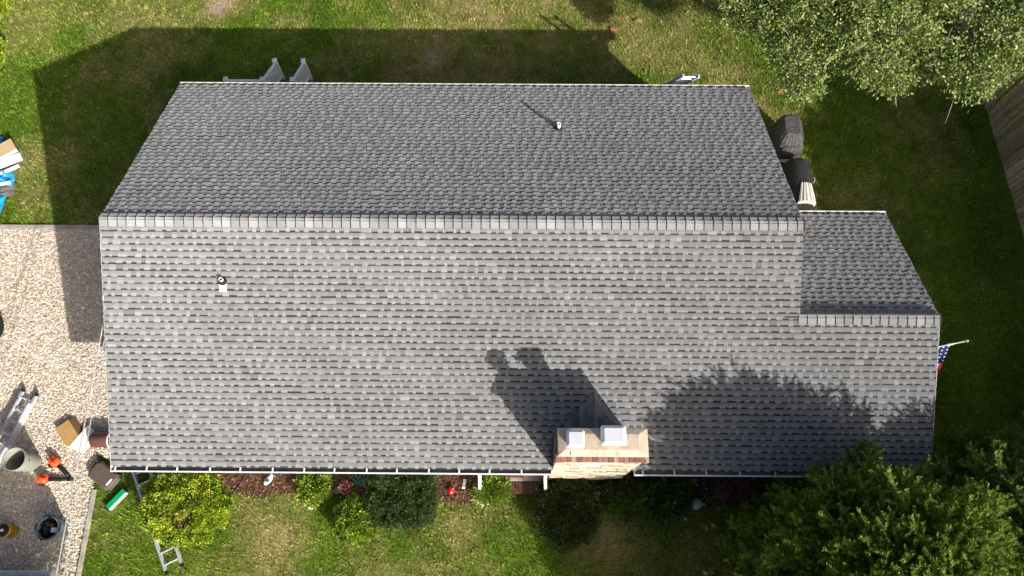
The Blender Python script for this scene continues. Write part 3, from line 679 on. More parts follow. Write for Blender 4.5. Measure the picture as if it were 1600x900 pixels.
rD = np.random.default_rng(6); n = 500; gs = [o for o in bpy.data.objects if o.name == 'golden_shrub'][0]
P = rD.normal(0, .13, (n, 3))*np.array([1, 1, .5])+np.array([.12, -.36, .92]); V, F, C = leaves(P, unit(rD.normal(size=(n, 3))+np.array([0, 0, .6])), rD.uniform(.05, .14, n), rD.uniform(.012, .03, n), np.array([(.3, .17, .08), (.22, .12, .06), (.42, .28, .15)])[rD.integers(0, 3, n)], rD)
dd_ = npmesh('dead_twigs', V, F, C, m_leaf, gs); dd_['kind'] = 'stuff'; dd_['label'] = 'brown dead patch near the middle'
q = shrub('round_shrub', 'round bright green shrub in front of the flower bed', (5.1, -.98, 0), (.5, .5), .7, 2300, MID+GOLD[:2], .06, .033, 5, seed=12)
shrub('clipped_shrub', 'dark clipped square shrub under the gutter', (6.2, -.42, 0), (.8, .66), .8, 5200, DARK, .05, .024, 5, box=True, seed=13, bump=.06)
shrub('small_shrub', 'small loose yellow green shrub right of the white figurine', (3.95, -.2, 0), (.32, .36), .5, 800, MID+GOLD[:1], .075, .04, 5, seed=14, bump=.4)
shrub('leafy_shrub', 'small bright leafy shrub beside the left downspout', (8.45, -.22, 0), (.3, .3), .5, 420, MID, .11, .03, 5, seed=15, bump=.4)
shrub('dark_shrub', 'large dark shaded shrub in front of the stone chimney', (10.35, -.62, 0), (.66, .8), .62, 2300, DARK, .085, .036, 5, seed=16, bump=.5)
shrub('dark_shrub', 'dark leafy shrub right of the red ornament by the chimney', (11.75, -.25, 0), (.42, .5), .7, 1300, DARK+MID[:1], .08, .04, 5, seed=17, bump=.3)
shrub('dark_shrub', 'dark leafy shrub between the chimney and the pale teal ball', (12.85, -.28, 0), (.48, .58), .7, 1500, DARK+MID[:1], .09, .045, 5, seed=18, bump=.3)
shrub('border_shrub', 'yellow green shrub in the top left corner of the yard', (-7.75, 14.75, 0), (.6, .5), .7, 1300, GOLD, .08, .045, 5, seed=19, bump=.3)
shrub('border_shrub', 'yellow green shrub at the left edge level with the shadow peak', (-7.45, 12.7, 0), (.5, .75), .5, 1200, GOLD+MID, .08, .045, 5, seed=20, bump=.4)

# oak
def branchwork(e, segs, mat, name):
    q = MB()
    for pts, r0_, r1_ in segs:
        n = len(pts); q.tube(pts, [r0_+(r1_-r0_)*i/(n-1) for i in range(n)], 6)
    return q.build(name, mat, e)
def oak(label, loc, blobs, seed, nleaf, group='broadleaf trees behind the yard'):
    r = np.random.default_rng(seed); e = thing('oak_tree', label, 'tree', loc, 0, group)
    tr = MB(); tr.tube([(0, 0, 0), (.05, 0, 1.2), (0, .1, 2.6), (-.1, 0, 4.2), (-.1, .05, 6)], [.34, .26, .22, .15, .05], 10); tr.build('trunk', m_bark, e)
    tot = sum(b[3]**2 for b in blobs); Vs, Fs, Cs = [], [], []; off = 0
    pal = np.array([(.235, .30, .085), (.30, .36, .12), (.185, .255, .06), (.35, .40, .16), (.145, .205, .045), (.27, .335, .075)])
    segs = []
    for (bx, by, bz, br) in blobs:
        n = int(nleaf*br**2/tot); nt = n//12
        d = unit(r.normal(size=(nt, 3))); rad = br*(1-.6*r.random(nt)**2)*(1+.5*(r.random(nt)-.5))
        c = np.array((bx, by, bz)); P = c+d*rad[:, None]*np.array((1.1, 1.1, .62))
        V, F, C = tufts(P, unit(d+np.array([[.15, -.25, .55]])), 12, .092, .045, .9, pal[r.integers(0, 6, nt)], r, .07)
        Vs.append(V); Fs.append(F+off); Cs.append(C); off += len(V)
        st_ = Vector((0, 0, min(bz*.55, 4.5))); en = Vector((bx, by, bz)); mid = st_.lerp(en, .5)+Vector((r.normal(0, .2), r.normal(0, .2), .35))
        segs.append(([st_, mid, en], .09, .03))
        for k in range(7):
            dd = unit(r.normal(size=(1, 3)))[0]*np.array((1, 1, .6)); p1 = en+Vector(dd)*br*.5+Vector((0, 0, .1)); p2 = en+Vector(dd)*br*1.0+Vector(r.normal(0, .12, 3)); segs.append(([en, p1, p2], .025, .007))
            p3 = p1+Vector(r.normal(0, .35, 3)); segs.append(([p1, p3], .014, .005))
    npmesh('crown', np.concatenate(Vs), np.concatenate(Fs), np.concatenate(Cs), m_leaf, e)
    branchwork(e, segs, m_twig, 'branch'); return e
rr_ = np.random.default_rng(5)
OX, OY = 20.3, 15.6
blobs = []
for (bx, by, bz, br) in ((14.9, 11.9, 4.0, .75), (15.6, 11.2, 4.1, .7), (15.9, 10.2, 4.0, .6), (16.1, 9.45, 3.9, .5), (16.6, 11.6, 4.6, .9), (17.1, 10.4, 4.3, .75), (17.7, 9.9, 4.2, .6), (17.9, 11.2, 4.8, .9), (18.6, 10.5, 4.4, .7), (18.3, 9.6, 4.0, .5),
                         (19.5, 10.0, 4.2, .6), (20.2, 9.5, 4.2, .65), (20.8, 10.2, 4.5, .75), (19.6, 11.6, 4.9, .8), (21.5, 10.15, 4.4, .65), (21.3, 11.4, 4.9, .9), (21.9, 10.8, 4.6, .7), (16.2, 12.6, 4.7, .95), (17.6, 12.7, 5.2, 1.), (19.0, 13.2, 5.4, 1.), (20.4, 12.9, 5.3, 1.), (22.0, 12.5, 5.0, 1.), (15.2, 13.4, 4.6, .9), (20.3, 15.5, 6.4, 1.7), (17.8, 15.2, 5.8, 1.4), (22.8, 14.8, 5.8, 1.4)):
    blobs.append((bx-OX, by-OY, bz, br))
oak('broad pale green oak spreading over the top right corner of the lawn', (OX, OY, 0), blobs, 5, 175000)

# conifers
def conifer(label, loc, prof, seed, nspray, group, pal, cen=(0, 0), name='conifer', hl=None):
    """prof: list of (z, radius)"""
    r = np.random.default_rng(seed); e = thing(name, label, 'tree', loc, 0, group)
    zs = np.array([p[0] for p in prof]); rs = np.array([p[1] for p in prof]); H = zs[-1]
    MB().tube([(0, 0, 0), (.03, 0, H*.4), (0, .03, H*.82)], [.2, .13, .02], 9).build('trunk', m_bark, e)
    z = zs[0]+(H-.12-zs[0])*r.random(nspray*2)**.8; rad = np.interp(z, zs, rs); k = r.random(nspray*2) < (rad+.6)/(rs.max()+.6); z, rad = z[k][:nspray], rad[k][:nspray]; n = len(z)
    nb = max(60, n//13); a = r.uniform(0, 2*np.pi, nb); zb = z[:nb]; rb = rad[:nb]; lum = 1+.42*(fbm(a*3.6+seed, zb*1.6+seed, 3)-.55)*2; lum = np.minimum(lum, 1.1)
    depb = (1-.85*r.random(nb)**1.7)*lum; Bp = np.c_[np.cos(a)*rb*depb, np.sin(a)*rb*depb, zb]; Bo = unit(np.c_[np.cos(a), np.sin(a), r.uniform(.35, 1.3, nb)]+r.normal(0, .25, (nb, 3)))
    bi = r.integers(0, nb, n)
    P = Bp[bi]+Bo[bi]*r.uniform(-.35, .25, (n, 1))+r.normal(0, .05, (n, 3)); out = unit(Bo[bi]+r.normal(0, .42, (n, 3)))
    ln = r.uniform(.16, .34, n); side = unit(np.cross(out, np.array([[0, 0, 1.]])+r.normal(0, .25, (n, 3)))); nrm = np.cross(side, out)
    pal = np.array(pal); c0 = (pal[r.integers(0, len(pal), nb)])[bi]*r.uniform(.85, 1.15, (n, 1))
    Ps, Ds, Ls, Cs = [], [], [], []
    for j in range(10):
        t = (j+.3)/10
        for s in (-1, 0, 1):
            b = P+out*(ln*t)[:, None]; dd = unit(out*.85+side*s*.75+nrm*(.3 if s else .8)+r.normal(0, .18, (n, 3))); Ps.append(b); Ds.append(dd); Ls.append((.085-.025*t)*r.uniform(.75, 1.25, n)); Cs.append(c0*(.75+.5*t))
    Ps, Ds, Ls, Cs = np.concatenate(Ps), np.concatenate(Ds), np.concatenate(Ls)[:, None], np.concatenate(Cs)
    sdv = unit(np.cross(Ds, r.normal(size=Ds.shape)))*.012
    V = np.stack([Ps-sdv, Ps+sdv, Ps+Ds*Ls], 1).reshape(-1, 3); F = np.arange(len(V)).reshape(-1, 3); C = np.repeat(Cs, 3, 0)
    npmesh('crown', V, F, C, m_needle, e)
    q = MB()
    for k in range(70):
        zz = r.uniform(zs[0], H*.72); aa = r.uniform(0, 6.28); rd = np.interp(zz, zs, rs)*.62
        q.tube([(0, 0, zz-.25), (math.cos(aa)*rd*.5, math.sin(aa)*rd*.5, zz-.1), (math.cos(aa)*rd, math.sin(aa)*rd, zz+.05)], [.035, .022, .008], 5)
    q.build('branch', m_bark, e); return e
GREEN = [(.17, .255, .034), (.21, .30, .042), (.13, .205, .03), (.27, .36, .055), (.19, .27, .037)]
GREEN2 = [(.18, .255, .05), (.22, .295, .06), (.14, .21, .042), (.27, .345, .08)]
PROF = [(.25, 2.2), (1.2, 2.6), (2.6, 2.72), (3.8, 2.6), (4.6, 2.25), (5.3, 1.65), (5.8, .9), (6.0, .2)]
c1 = conifer('broad dark green conifer overhanging the front eave at lower right', (16.5, -2.38, 0), PROF, 31, 26000, 'conifers by the house', GREEN)
P2 = [(.25, 1.9), (1.2, 2.2), (2.4, 2.4), (3.3, 2.25), (4.0, 1.8), (4.5, 1.1), (4.8, .2)]
c2 = conifer('smaller conifer at the right edge beside the broad conifer', (20.0, -1.5, 0), P2, 32, 16000, 'conifers by the house', GREEN2)
# the row beyond the fence, just out of view, that shades the right lawn
ROW = [(24.9, -2.6, 1.0), (25.2, .1, 1.02), (24.9, 2.7, .98), (25.3, 5.2, .95), (25.0, 7.6, .86)]
ROWN = ['conifer beyond the fence, outside the right edge, nearest the camera of its row', 'second conifer from the near end of the row beyond the fence', 'middle conifer of the row beyond the fence', 'second conifer from the far end of the row beyond the fence', 'conifer beyond the fence at the far end of its row, nearest the oak']
for i, (a, b, s) in enumerate(ROW):
    t = copy_tree(c2); t.location = (a, b, 0); t.rotation_euler = (0, 0, i*1.3); t.scale = (s*.85, s*.85, s*1.17)
    t['label'] = ROWN[i]; t['group'] = 'conifer row beyond the fence'
t = copy_tree(c2); t.location = (14.3, -5.3, 0); t.scale = (.6, .6, .84); t['label'] = 'conifer on the front lawn below the picture'; t['group'] = 'conifers of the front lawn'

# ------------------------------------------------------------------ things on the gravel and left lawn
def can(name, label, loc, r0_, r1_, h, mat, ribs):
    e = thing(name, label, 'can', loc); prof = [(r0_, 0)]
    for k in range(1, 16):
        z = h*k/16; rr = r0_+(r1_-r0_)*k/16; prof.append((rr, z))
    for zz in ribs: prof += [(r0_+(r1_-r0_)*zz/h, zz-.012), (r0_+(r1_-r0_)*zz/h+.014, zz), (r0_+(r1_-r0_)*zz/h, zz+.012)]
    prof = sorted(prof, key=lambda p: p[1])+[(r1_, h-.02), (r1_+.016, h-.015), (r1_+.016, h), (r1_-.012, h), (r1_-.02, h-.02), (r0_-.015, .03), (0, .03)]
    MB().lathe(prof, 32).build('body', mat, e, True)
    for s in (-1, 1): MB().tube([(s*(r1_), -.07, h*.84), (s*(r1_+.05), -.05, h*.82), (s*(r1_+.05), .05, h*.82), (s*r1_, .07, h*.84)], .012, 6).build('handle', mat, e)
    return e
can('trash_can', 'tall empty grey ribbed can standing on the gravel ladder', (-3.44, .40, 0), .23, .28, .82, m_can, (.55, .62, .69))
e = can('trash_can', 'blue grey can with black liner and rubbish on the gravel', (-2.42, -1.22, 0), .22, .27, .55, m_can2, (.47,))
q = MB(); r_l = np.random.default_rng(4)
nn = 24
for j in range(5):
    for k in range(nn):
        a = 2*math.pi*k/nn; rad = (.275, .30, .265, .2, .13)[j]*(1+.05*r_l.normal()); zz = (.47, .565, .53, .36, .30)[j]+.015*r_l.normal(); q.v.append((rad*math.cos(a), rad*math.sin(a), zz)); q.c.append((1, 1, 1))
q.f = [(j*nn+k, j*nn+(k+1) % nn, (j+1)*nn+(k+1) % nn, (j+1)*nn+k) for j in range(4) for k in range(nn)]+[tuple(range(4*nn, 5*nn))]
q.build('liner', M('bin_liner', (.012, .012, .013), .25, .3, 8, .6, fine=18, spec=.6), e)
T = Matrix.Translation((.06, -.02, .36)) @ Matrix.Rotation(.5, 4, 'Z') @ Matrix.Rotation(.3, 4, 'X')
tag(MB().cbox(-.09, .09, -.06, .06, 0, .05, .01).build('scrap', m_whiteboard, loc=(-2.31, -1.26, .36)), 'white scrap in the blue grey can', 'scrap')
tag(MB().cbox(-.06, .06, -.05, .05, 0, .05, .015).build('scrap', m_brown, loc=(-2.42, -1.15, .34)), 'red brown scrap in the blue grey can', 'scrap')
e = thing('bucket', 'yellow bucket with a black lid at the left edge', 'bucket', (-3.58, -1.28, 0))
MB().lathe([(.15, 0), (.165, .36), (.175, .36), (.175, .4), (0, .4)], 24).build('body', m_yellow, e, True); MB().lathe([(.15, .40), (.155, .43), (.14, .455), (.05, .47), (.0, .47)], 24).build('lid', m_black, e, True); MB().box(-.02, .05, -.03, .03, .468, .49).build('knob', m_whiteboard, e)
def blower(label, loc, rz, L):
    e = thing('leaf_blower', label, 'leaf blower', loc, rz, 'leaf blowers')
    q = MB(); q.lathe([(0, -.13), (.08, -.12), (.125, -.05), (.13, .03), (.10, .09), (.05, .11), (0, .11)], 16, T=Matrix.Translation((0, 0, .13)) @ Matrix.Rotation(math.pi/2, 4, 'X')); q.cbox(-.17, -.04, -.09, .09, .03, .22, .03); q.build('housing', m_orange, e)
    MB().lathe([(.075, .0), (.08, .02), (.06, .03), (0, .03)], 14, T=Matrix.Translation((-.02, -.13, .13)) @ Matrix.Rotation(math.pi/2, 4, 'X')).build('fan_grille', m_black, e)
    MB().tube([(-.14, 0, .22), (-.10, 0, .29), (.04, 0, .30), (.11, 0, .24)], .018, 7).build('handle', m_orange, e)
    MB().tube([(.08, .0, .12), (.22, 0, .10), (.40, 0, .07), (L, 0, .055)], [.055, .05, .048, .04], 12).build('tube', m_black, e, True)
    MB().tube([(L, 0, .055), (L+.12, 0, .05)], [.046, .03], 12).build('nozzle', m_rubber, e, True)
blower('orange leaf blower nearer the cardboard box, its black tube pointing to lower right', (-2.80, .40, 0), -.72, .52); blower('orange leaf blower nearer the ribbed can, its black tube pointing right', (-3.0, -.02, 0), .0, .58)
# open cardboard box on its side
e = thing('cardboard_box', 'tan cardboard box lying open on the gravel', 'box', (-2.62, 1.15, 0), -.86)
bw, bl, bh = .29, .19, .16
MB().box(-bw, bw, -bl, bl, bh, bh+.006).build('panel', m_card, e); MB().box(-bw, bw, -bl, bl, .004, .01).build('panel', m_card, e); MB().box(-bw, bw, -bl-.006, -bl, .004, bh+.006).build('panel', m_card, e); MB().box(-bw-.006, -bw, -bl, bl, .004, bh+.006).build('panel', m_card, e); MB().box(bw, bw+.006, -bl, bl, .004, bh+.006).build('panel', m_card, e)
q = MB(); q.add([(-bw, bl, bh), (bw, bl, bh), (bw*.9, bl+.14, bh-.1), (-bw*.9, bl+.14, bh-.1)], [(0, 1, 2, 3)]); q.build('flap', m_carddark, e)  # card colour darkened here for the shade inside the open box
e = thing('white_board', 'bright white board lying on the gravel by the brown drum', 'board', (-2.16, 1.0, .12), .0)
q = MB(); pts = [(-.36, -.22), (.04, -.38), (.30, .14), (.04, .36)]
q.add([(a, b, .05) for a, b in pts]+[(a, b, 0) for a, b in pts], [(0, 1, 2, 3), (0, 4, 5, 1), (1, 5, 6, 2), (2, 6, 7, 3), (3, 7, 4, 0)]); q.build('sheet', m_whiteboard, e)
for dx, dy in ((.09, .03), (.10, -.05)): MB().box(dx, dx+.045, dy, dy+.035, .05, .056).build('mark', m_black, e)
e = thing('drum', 'brown drum lying on its side half under the left eave', 'drum', (-1.35, .98, .2))
T = Matrix.Rotation(math.pi/2, 4, 'Y')
MB().lathe([(0, -.55), (.19, -.55), (.2, -.54), (.2, .6), (0, .6)], 28, T=T).build('body', m_brown, e, True); MB().lathe([(.201, -.10), (.206, -.095), (.206, -.07), (.201, -.065)], 28, T=T).build('strap', m_whiteboard, e)
e = thing('storage_case', 'dark taupe rounded case lying at the corner of the drive', 'case', (-1.48, .08, 0), -.62)
MB().cbox(-.36, .36, -.24, .24, .02, .22, .07).build('lid', m_taupe, e); MB().cbox(-.37, .37, -.25, .25, .0, .08, .07).build('base', m_black, e)
MB().cbox(.235, .285, -.12, .08, .215, .226, .01).build('label_plate', m_whiteboard, e); MB().cbox(-.45, -.36, -.05, .06, .05, .12, .02).build('grip', m_orange, e)
e = thing('carton', 'narrow green and white carton on the grass by the taupe case', 'carton', (-1.08, -.5, 0), .87)
MB().cbox(-.28, .28, -.055, .075, .0, .12, .004).build('wrap', m_green, e); MB().box(-.275, .275, -.079, -.056, .003, .116).build('side_panel', m_whiteboard, e)
for s in (-1, 1): MB().cbox(s*.30-.022, s*.30+.022, -.075, .08, .0, .118, .01).build('end_piece', m_black, e)

# rubbish pile at the left edge
def crumple(name, label, cat, loc, sx, sy, h, mat, seed, rz=0):
    n = 26; xs = np.linspace(-1, 1, n); X_, Y_ = np.meshgrid(xs, xs); x = X_.ravel(); y = Y_.ravel()
    ed = 1-.25*fbm(np.arctan2(y, x)*2+seed, x*0+seed); z = (fbm(x*3+seed, y*3, 4)*1.0+.6*np.abs(fbm(x*6+seed, y*5+7, 2)-.5))*h*np.clip(1.15-np.maximum(abs(x), abs(y)), .15, 1)
    V = np.c_[x*sx*ed, y*sy*ed, z+.02]; idx = np.arange(n*n).reshape(n, n); F = np.stack([idx[:-1, :-1], idx[:-1, 1:], idx[1:, 1:], idx[1:, :-1]], -1).reshape(-1, 4)
    o = npmesh(name, V, F, np.ones((len(V), 3)), mat); o.location = loc; o.rotation_euler = (0, 0, rz); return tag(o, label, cat)
crumple('plastic_sheet', 'crumpled bright blue plastic sheet between the white board and the grey sheet', 'plastic sheet', (-6.05, 8.55, 0), .32, .42, .35, m_bluesheet, 3, .3)
crumple('plastic_sheet', 'crumpled blue plastic strip at the lower end of the rubbish pile', 'plastic sheet', (-6.08, 7.6, 0), .2, .55, .28, m_bluesheet, 9, -.1)
crumple('plastic_sheet', 'blue plastic peeking out behind the tan topped box', 'plastic sheet', (-6.75, 9.75, 0), .4, .3, .25, m_bluesheet, 5, 0)
crumple('grey_sheet', 'grey folded sheet below the blue plastic in the rubbish pile', 'sheet', (-6.05, 8.2, 0), .45, .24, .2, m_grey, 7, .05)
e = thing('foam_box', 'tan topped box with white and blue sides on the rubbish pile', 'box', (-6.18, 9.38, .0), .62)
MB().cbox(-.42, .38, -.2, .24, .24, .28, .01).build('top_board', m_tan, e); MB().box(-.40, .36, -.19, .23, .12, .238).build('foam_block', m_whiteboard, e); MB().box(-.39, .35, -.18, .22, .0, .118).build('blue_wrap', m_bluesheet, e)
for i, (xx, yy, l_, w_, rz, lab) in enumerate(((-6.12, 9.0, .55, .13, .5, 'wide white foam board sticking out of the rubbish pile'), (-5.95, 8.75, .38, .045, .55, 'narrow white strip below the wide white foam board'), (-5.98, 8.33, .24, .04, .3, 'short white strip by the blue plastic'))):
    tag(MB().cbox(-l_, l_, -w_, w_, .0, .06, .008).build('foam_board', m_whiteboard, loc=(xx, yy, .16)), lab, 'foam board').rotation_euler = (0, .05, rz)

# trailer at the left edge: one wheel in view
e = thing('utility_trailer', 'small trailer with a black spoked wheel at the left edge', 'trailer', (-6.02, 4.0, 0))
MB().cbox(-.75, .68, -1.1, 1.1, .55, .62, .02).build('bed', m_black, e)
for s in (-1, 1):
    wl = MB().lathe([(.2, -.07), (.32, -.085), (.345, -.05), (.345, .05), (.32, .085), (.2, .07)], 28, T=Matrix.Translation((s*.92, -.05, .345)) @ Matrix.Rotation(math.pi/2, 4, 'Y')).build('wheel', m_rubber, e, True)
    q = MB(); q.lathe([(.2, -.03), (.22, .0), (.2, .03)], 24, T=Matrix.Translation((s*.92, -.05, .345)) @ Matrix.Rotation(math.pi/2, 4, 'Y'))
    for k in range(6): a = k*math.pi/3; q.tube([(s*.95, -.05, .345), (s*.95, -.05+.21*math.cos(a), .345+.21*math.sin(a))], .028, 6)
    q.lathe([(0, -.06), (.06, -.05), (.06, .05), (0, .06)], 12, T=Matrix.Translation((s*.92, -.05, .345)) @ Matrix.Rotation(math.pi/2, 4, 'Y')); q.build('rim', m_greyc, wl)
MB().tube([(-.85, -.05, .345), (.85, -.05, .345)], .03, 8).build('axle', m_greyc, e); MB().tube([(0, 1.1, .55), (0, 2.1, .45)], .035, 8).build('tongue', m_greyc, e)

# pickup at the bottom left, tailgate rails just in view
e = thing('pickup_truck', 'white pickup truck at the bottom left edge, only its tail showing', 'truck', (-2.95, -4.9, 0))
q = MB(); q.cbox(-.92, .92, -2.6, 2.58, .45, .72, .05); q.cbox(-.92, -.80, .3, 2.56, .72, 1.12, .03); q.cbox(.80, .92, .3, 2.56, .72, 1.12, .03); q.cbox(-.9, .9, -2.55, -1.3, .72, 1.05, .06); q.build('body', m_car, e)
MB().cbox(-.8, .8, 2.50, 2.57, .72, 1.10, .02).build('tailgate', m_car, e); MB().box(-.79, .79, .35, 2.49, .73, .76).build('bed_floor', m_black, e)
q = MB(); vs = [(-.86, -1.5, 1.0), (.86, -1.5, 1.0), (.86, .28, 1.0), (-.86, .28, 1.0), (-.7, -.85, 1.72), (.7, -.85, 1.72), (.7, .1, 1.72), (-.7, .1, 1.72)]; q.add(vs, [(4, 5, 6, 7), (0, 1, 5, 4), (1, 2, 6, 5), (2, 3, 7, 6), (3, 0, 4, 7)]); q.build('cab', m_car, e)
for s in (-1, 1):
    q = MB(); q.add([(s*.845, -1.2, 1.12), (s*.845, .15, 1.12), (s*.735, .02, 1.6), (s*.735, -.8, 1.6)], [(0, 1, 2, 3)]); q.build('window', m_glass, e)
    MB().box(s*.88-.04, s*.88+.04, 2.56, 2.6, .8, 1.02).build('tail_light', m_red, e)
    for yy in (-1.75, 1.55):
        wl = MB().lathe([(.2, -.11), (.35, -.12), (.38, -.08), (.38, .08), (.35, .12), (.2, .11)], 24, T=Matrix.Translation((s*.82, yy, .38)) @ Matrix.Rotation(math.pi/2, 4, 'Y')).build('wheel', m_rubber, e, True)
        MB().lathe([(0, -.09), (.2, -.10), (.2, .10), (0, .09)], 16, T=Matrix.Translation((s*.82, yy, .38)) @ Matrix.Rotation(math.pi/2, 4, 'Y')).build('rim', m_alu, wl)
MB().cbox(-.9, .9, 2.58, 2.70, .42, .6, .03).build('bumper', m_alu, e)
sm = shrub('added_shade_tree', 'unseen small round tree added on the front lawn to shade the lower left drive', (-.1, -5.5, 0), (1.0, 1.0), 1.8, 4000, MID, .09, .05, 5, seed=41)  # unseen tree, added so its crown shadows the gravel at lower left
sm.location.z = 2.0; MB().tube([(0, 0, -2.0), (.03, .02, -.8), (0, 0, .4)], [.09, .07, .05], 8).build('trunk', m_bark, sm)

# service cables
for i, (a, b, c, r_, lab) in enumerate((((-.02, 4.35, 4.15), (-.06, 1.2, 4.0), (.5, -6.5, 4.9), .013, 'pale service cable from the left gable, outer strand'), ((-.02, 4.2, 4.1), (.0, 1.1, 3.9), (.62, -6.5, 4.8), .010, 'thin service cable from the left gable, inner strand'))):
    pts = []
    a, b, c = Vector(a), Vector(b), Vector(c)
    for k in range(25): t = k/24; pts.append(a*(1-t)*(1-2*t)+b*4*t*(1-t)+c*t*(2*t-1))
    tag(MB().tube(pts, r_, 6).build('service_cable', m_cable), lab, 'cable')
q = MB(); q.tube([(.0, 4.3, 4.2), (.0, 4.3, 2.0)], .025, 8); q.build('service_mast', m_greyc, house)

# ------------------------------------------------------------------ grills beside the house
def cover_loft(rings, n, seed, wr):
    r = np.random.default_rng(seed); q = MB()
    for (cx, cy, hx, hy, z, p) in rings:
        for k in range(n):
            a = 2*math.pi*k/n; c, s = math.cos(a), math.sin(a); rr = (abs(c)**p+abs(s)**p)**(-1/p); w_ = 1+wr*math.sin(k*3.1+seed+z*6)*r.uniform(.4, 1.2)
            q.v.append((cx+hx*rr*c*w_, cy+hy*rr*s*w_, z+r.normal(0, wr*.12))); q.c.append((1, 1, 1))
    m_ = len(rings); q.f = [(j*n+k, j*n+(k+1) % n, (j+1)*n+(k+1) % n, (j+1)*n+k) for j in range(m_-1) for k in range(n)]+[tuple(range((m_-1)*n, m_*n))]
    return q
e = thing('grill', 'boxy grill under a faded wrinkled black cover, nearer the top', 'grill', (16.88, 9.78, 0))
cover_loft([(0, 0, .36, .52, .12, 5), (0, 0, .37, .52, .5, 5), (0, .02, .36, .50, .8, 5), (0, .06, .33, .43, .98, 4), (-.02, .1, .24, .36, 1.10, 4), (-.02, .1, .2, .30, 1.14, 5)], 48, 3, .03).build('cover', m_greyc, e)
cover_loft([(.03, -.46, .30, .14, .45, 3), (.03, -.46, .31, .16, .7, 3), (.03, -.44, .27, .14, .82, 3), (.03, -.42, .18, .08, .88, 3)], 40, 8, .09).build('cover_hem', m_greyc, e)
for s in (-1, 1):
    for t_ in (-1, 1): MB().lathe([(.05, -.02), (.05, .02)], 12, T=Matrix.Translation((s*.28, t_*.4, .05)) @ Matrix.Rotation(math.pi/2, 4, 'Y')).build('caster', m_rubber, e)
MB().cbox(-.28, .34, -.68, -.6, .35, .40, .008).build('side_shelf', m_tan, e)
e = thing('grill', 'long barrel shaped grill under a black cover with a pale front panel', 'grill', (16.97, 8.2, 0))
q = MB(); n = 20; ys = [-.70, -.66, -.35, 0, .35, .6, .68]; sc_ = [.86, .97, 1.02, 1.04, 1.02, .95, .8]
for yy, s in zip(ys, sc_):
    for k in range(n+1):
        a = math.pi*k/n; q.v.append((.37*s*math.cos(a)*(1+.02*math.sin(k*5+yy*9)), yy, .66+.46*s*math.sin(a)**.8)); q.c.append((1, 1, 1))
for yy, s in zip(ys, sc_):
    for k in (0, n): q.v.append((.37*s*(1 if k == 0 else -1)*1.04, yy, .1)); q.c.append((1, 1, 1))
nr = len(ys); q.f = [(j*(n+1)+k, j*(n+1)+k+1, (j+1)*(n+1)+k+1, (j+1)*(n+1)+k) for j in range(nr-1) for k in range(n)]
b0 = nr*(n+1)
for j in range(nr-1): q.f += [(j*(n+1), (j+1)*(n+1), b0+2*j+2, b0+2*j), (j*(n+1)+n, b0+2*j+1, b0+2*j+3, (j+1)*(n+1)+n)]
for j in (0, nr-1): q.f.append(tuple(range(j*(n+1), (j+1)*(n+1)))+(b0+2*j+1, b0+2*j))
q.build('cover', m_canvas, e)
q = MB()
for yy, hw in ((-.16, .15), (-.3, .18), (-.45, .215), (-.6, .25), (-.715, .27), (-.73, .27)):
    for k in range(13):
        t = k/12*2-1; xq = .07+t*hw; z = .66+.48*max(.02, 1-(xq/.385)**2)**.4+.02+.012*math.sin(k*2.6)*(1-yy)-(.16 if yy < -.72 else 0); q.v.append((xq, yy+.006*math.sin(k*2.3), z)); q.c.append((1, 1, 1))
q.f = [(j*13+k, (j+1)*13+k, (j+1)*13+k+1, j*13+k+1) for j in range(5) for k in range(12)]
q.build('pale_panel', m_pale, e)
MB().cbox(-.2, .3, -.94, -.8, .3, .62, .02).build('front_shelf', m_black, e); MB().box(-.1, .24, -.92, -.82, .622, .634).build('shelf_edge', m_pale, e); MB().box(.385, .40, .0, .1, .75, .95).build('handle', m_pale, e)
tag(MB().cbox(-.1, .1, -.08, .08, 0, .2, .01).build('cinder_block', m_conc, loc=(16.62, 9.05, 0)), 'small pale block between the two covered grills', 'block')
tag(MB().lathe([(.06, 0), (.075, .22), (.07, .24), (.02, .25), (.02, .3), (0, .3)], 14).build('watering_can', M('teal_plastic', (.05, .2, .18), .5), loc=(16.75, 9.0, 0)), 'small teal container between the two covered grills', 'container')

# ------------------------------------------------------------------ flag on the right gable
e = thing('flag', 'stars and stripes flag on a pole from the right gable', 'flag', (LE-.3, 2.85, 1.9))
tip = Vector((1.5, .14, 1.12)); MB().tube([(0, 0, 0), tip], .014, 8).build('pole', m_white, e); MB().lathe([(0, -.05), (.03, -.02), (.035, .02), (.02, .05), (0, .06)], 12, tip).build('finial', m_gold, e); MB().tube([tip*.78, tip*.86], .024, 8).build('collar', m_white, e); MB().box(-.03, .03, -.05, .05, -.08, .08).build('bracket', m_white, e)
q = MB(); nu, nv = 26, 38   # hoist runs along the pole, fly hangs down
for j in range(nv+1):
    for i in range(nu+1):
        s = i/nu; h = j/nv; base = tip*(.3+.52*s); gather = 1-.3*h
        q.v.append((tip.x*.56+(base.x-tip.x*.56)*gather, base.y+.05*math.sin(s*9+h*2)*h-.85*h, base.z-.9*h)); q.c.append((1, 1, 1))
fl_c = []
for j in range(nv):
    for i in range(nu):
        q.f.append((j*(nu+1)+i, j*(nu+1)+i+1, (j+1)*(nu+1)+i+1, (j+1)*(nu+1)+i))
me_o = q.build('cloth', M('flag_white', (.75, .75, .75), .8, .05, 10, 0), e, True); me = me_o.data
me.materials.append(M('flag_red', (.45, .02, .04), .8, .05, 10, 0)); me.materials.append(M('flag_blue', (.02, .03, .14), .8, .05, 10, 0))
for k, pl in enumerate(me.polygons):
    j, i = divmod(k, nu)
    if i >= 12 and j < 16: pl.material_index = 0 if ((i % 3 == 1) and (j % 3 == 1)) else 2
    else: pl.material_index = 1 if (i//2) % 2 == 0 else 0

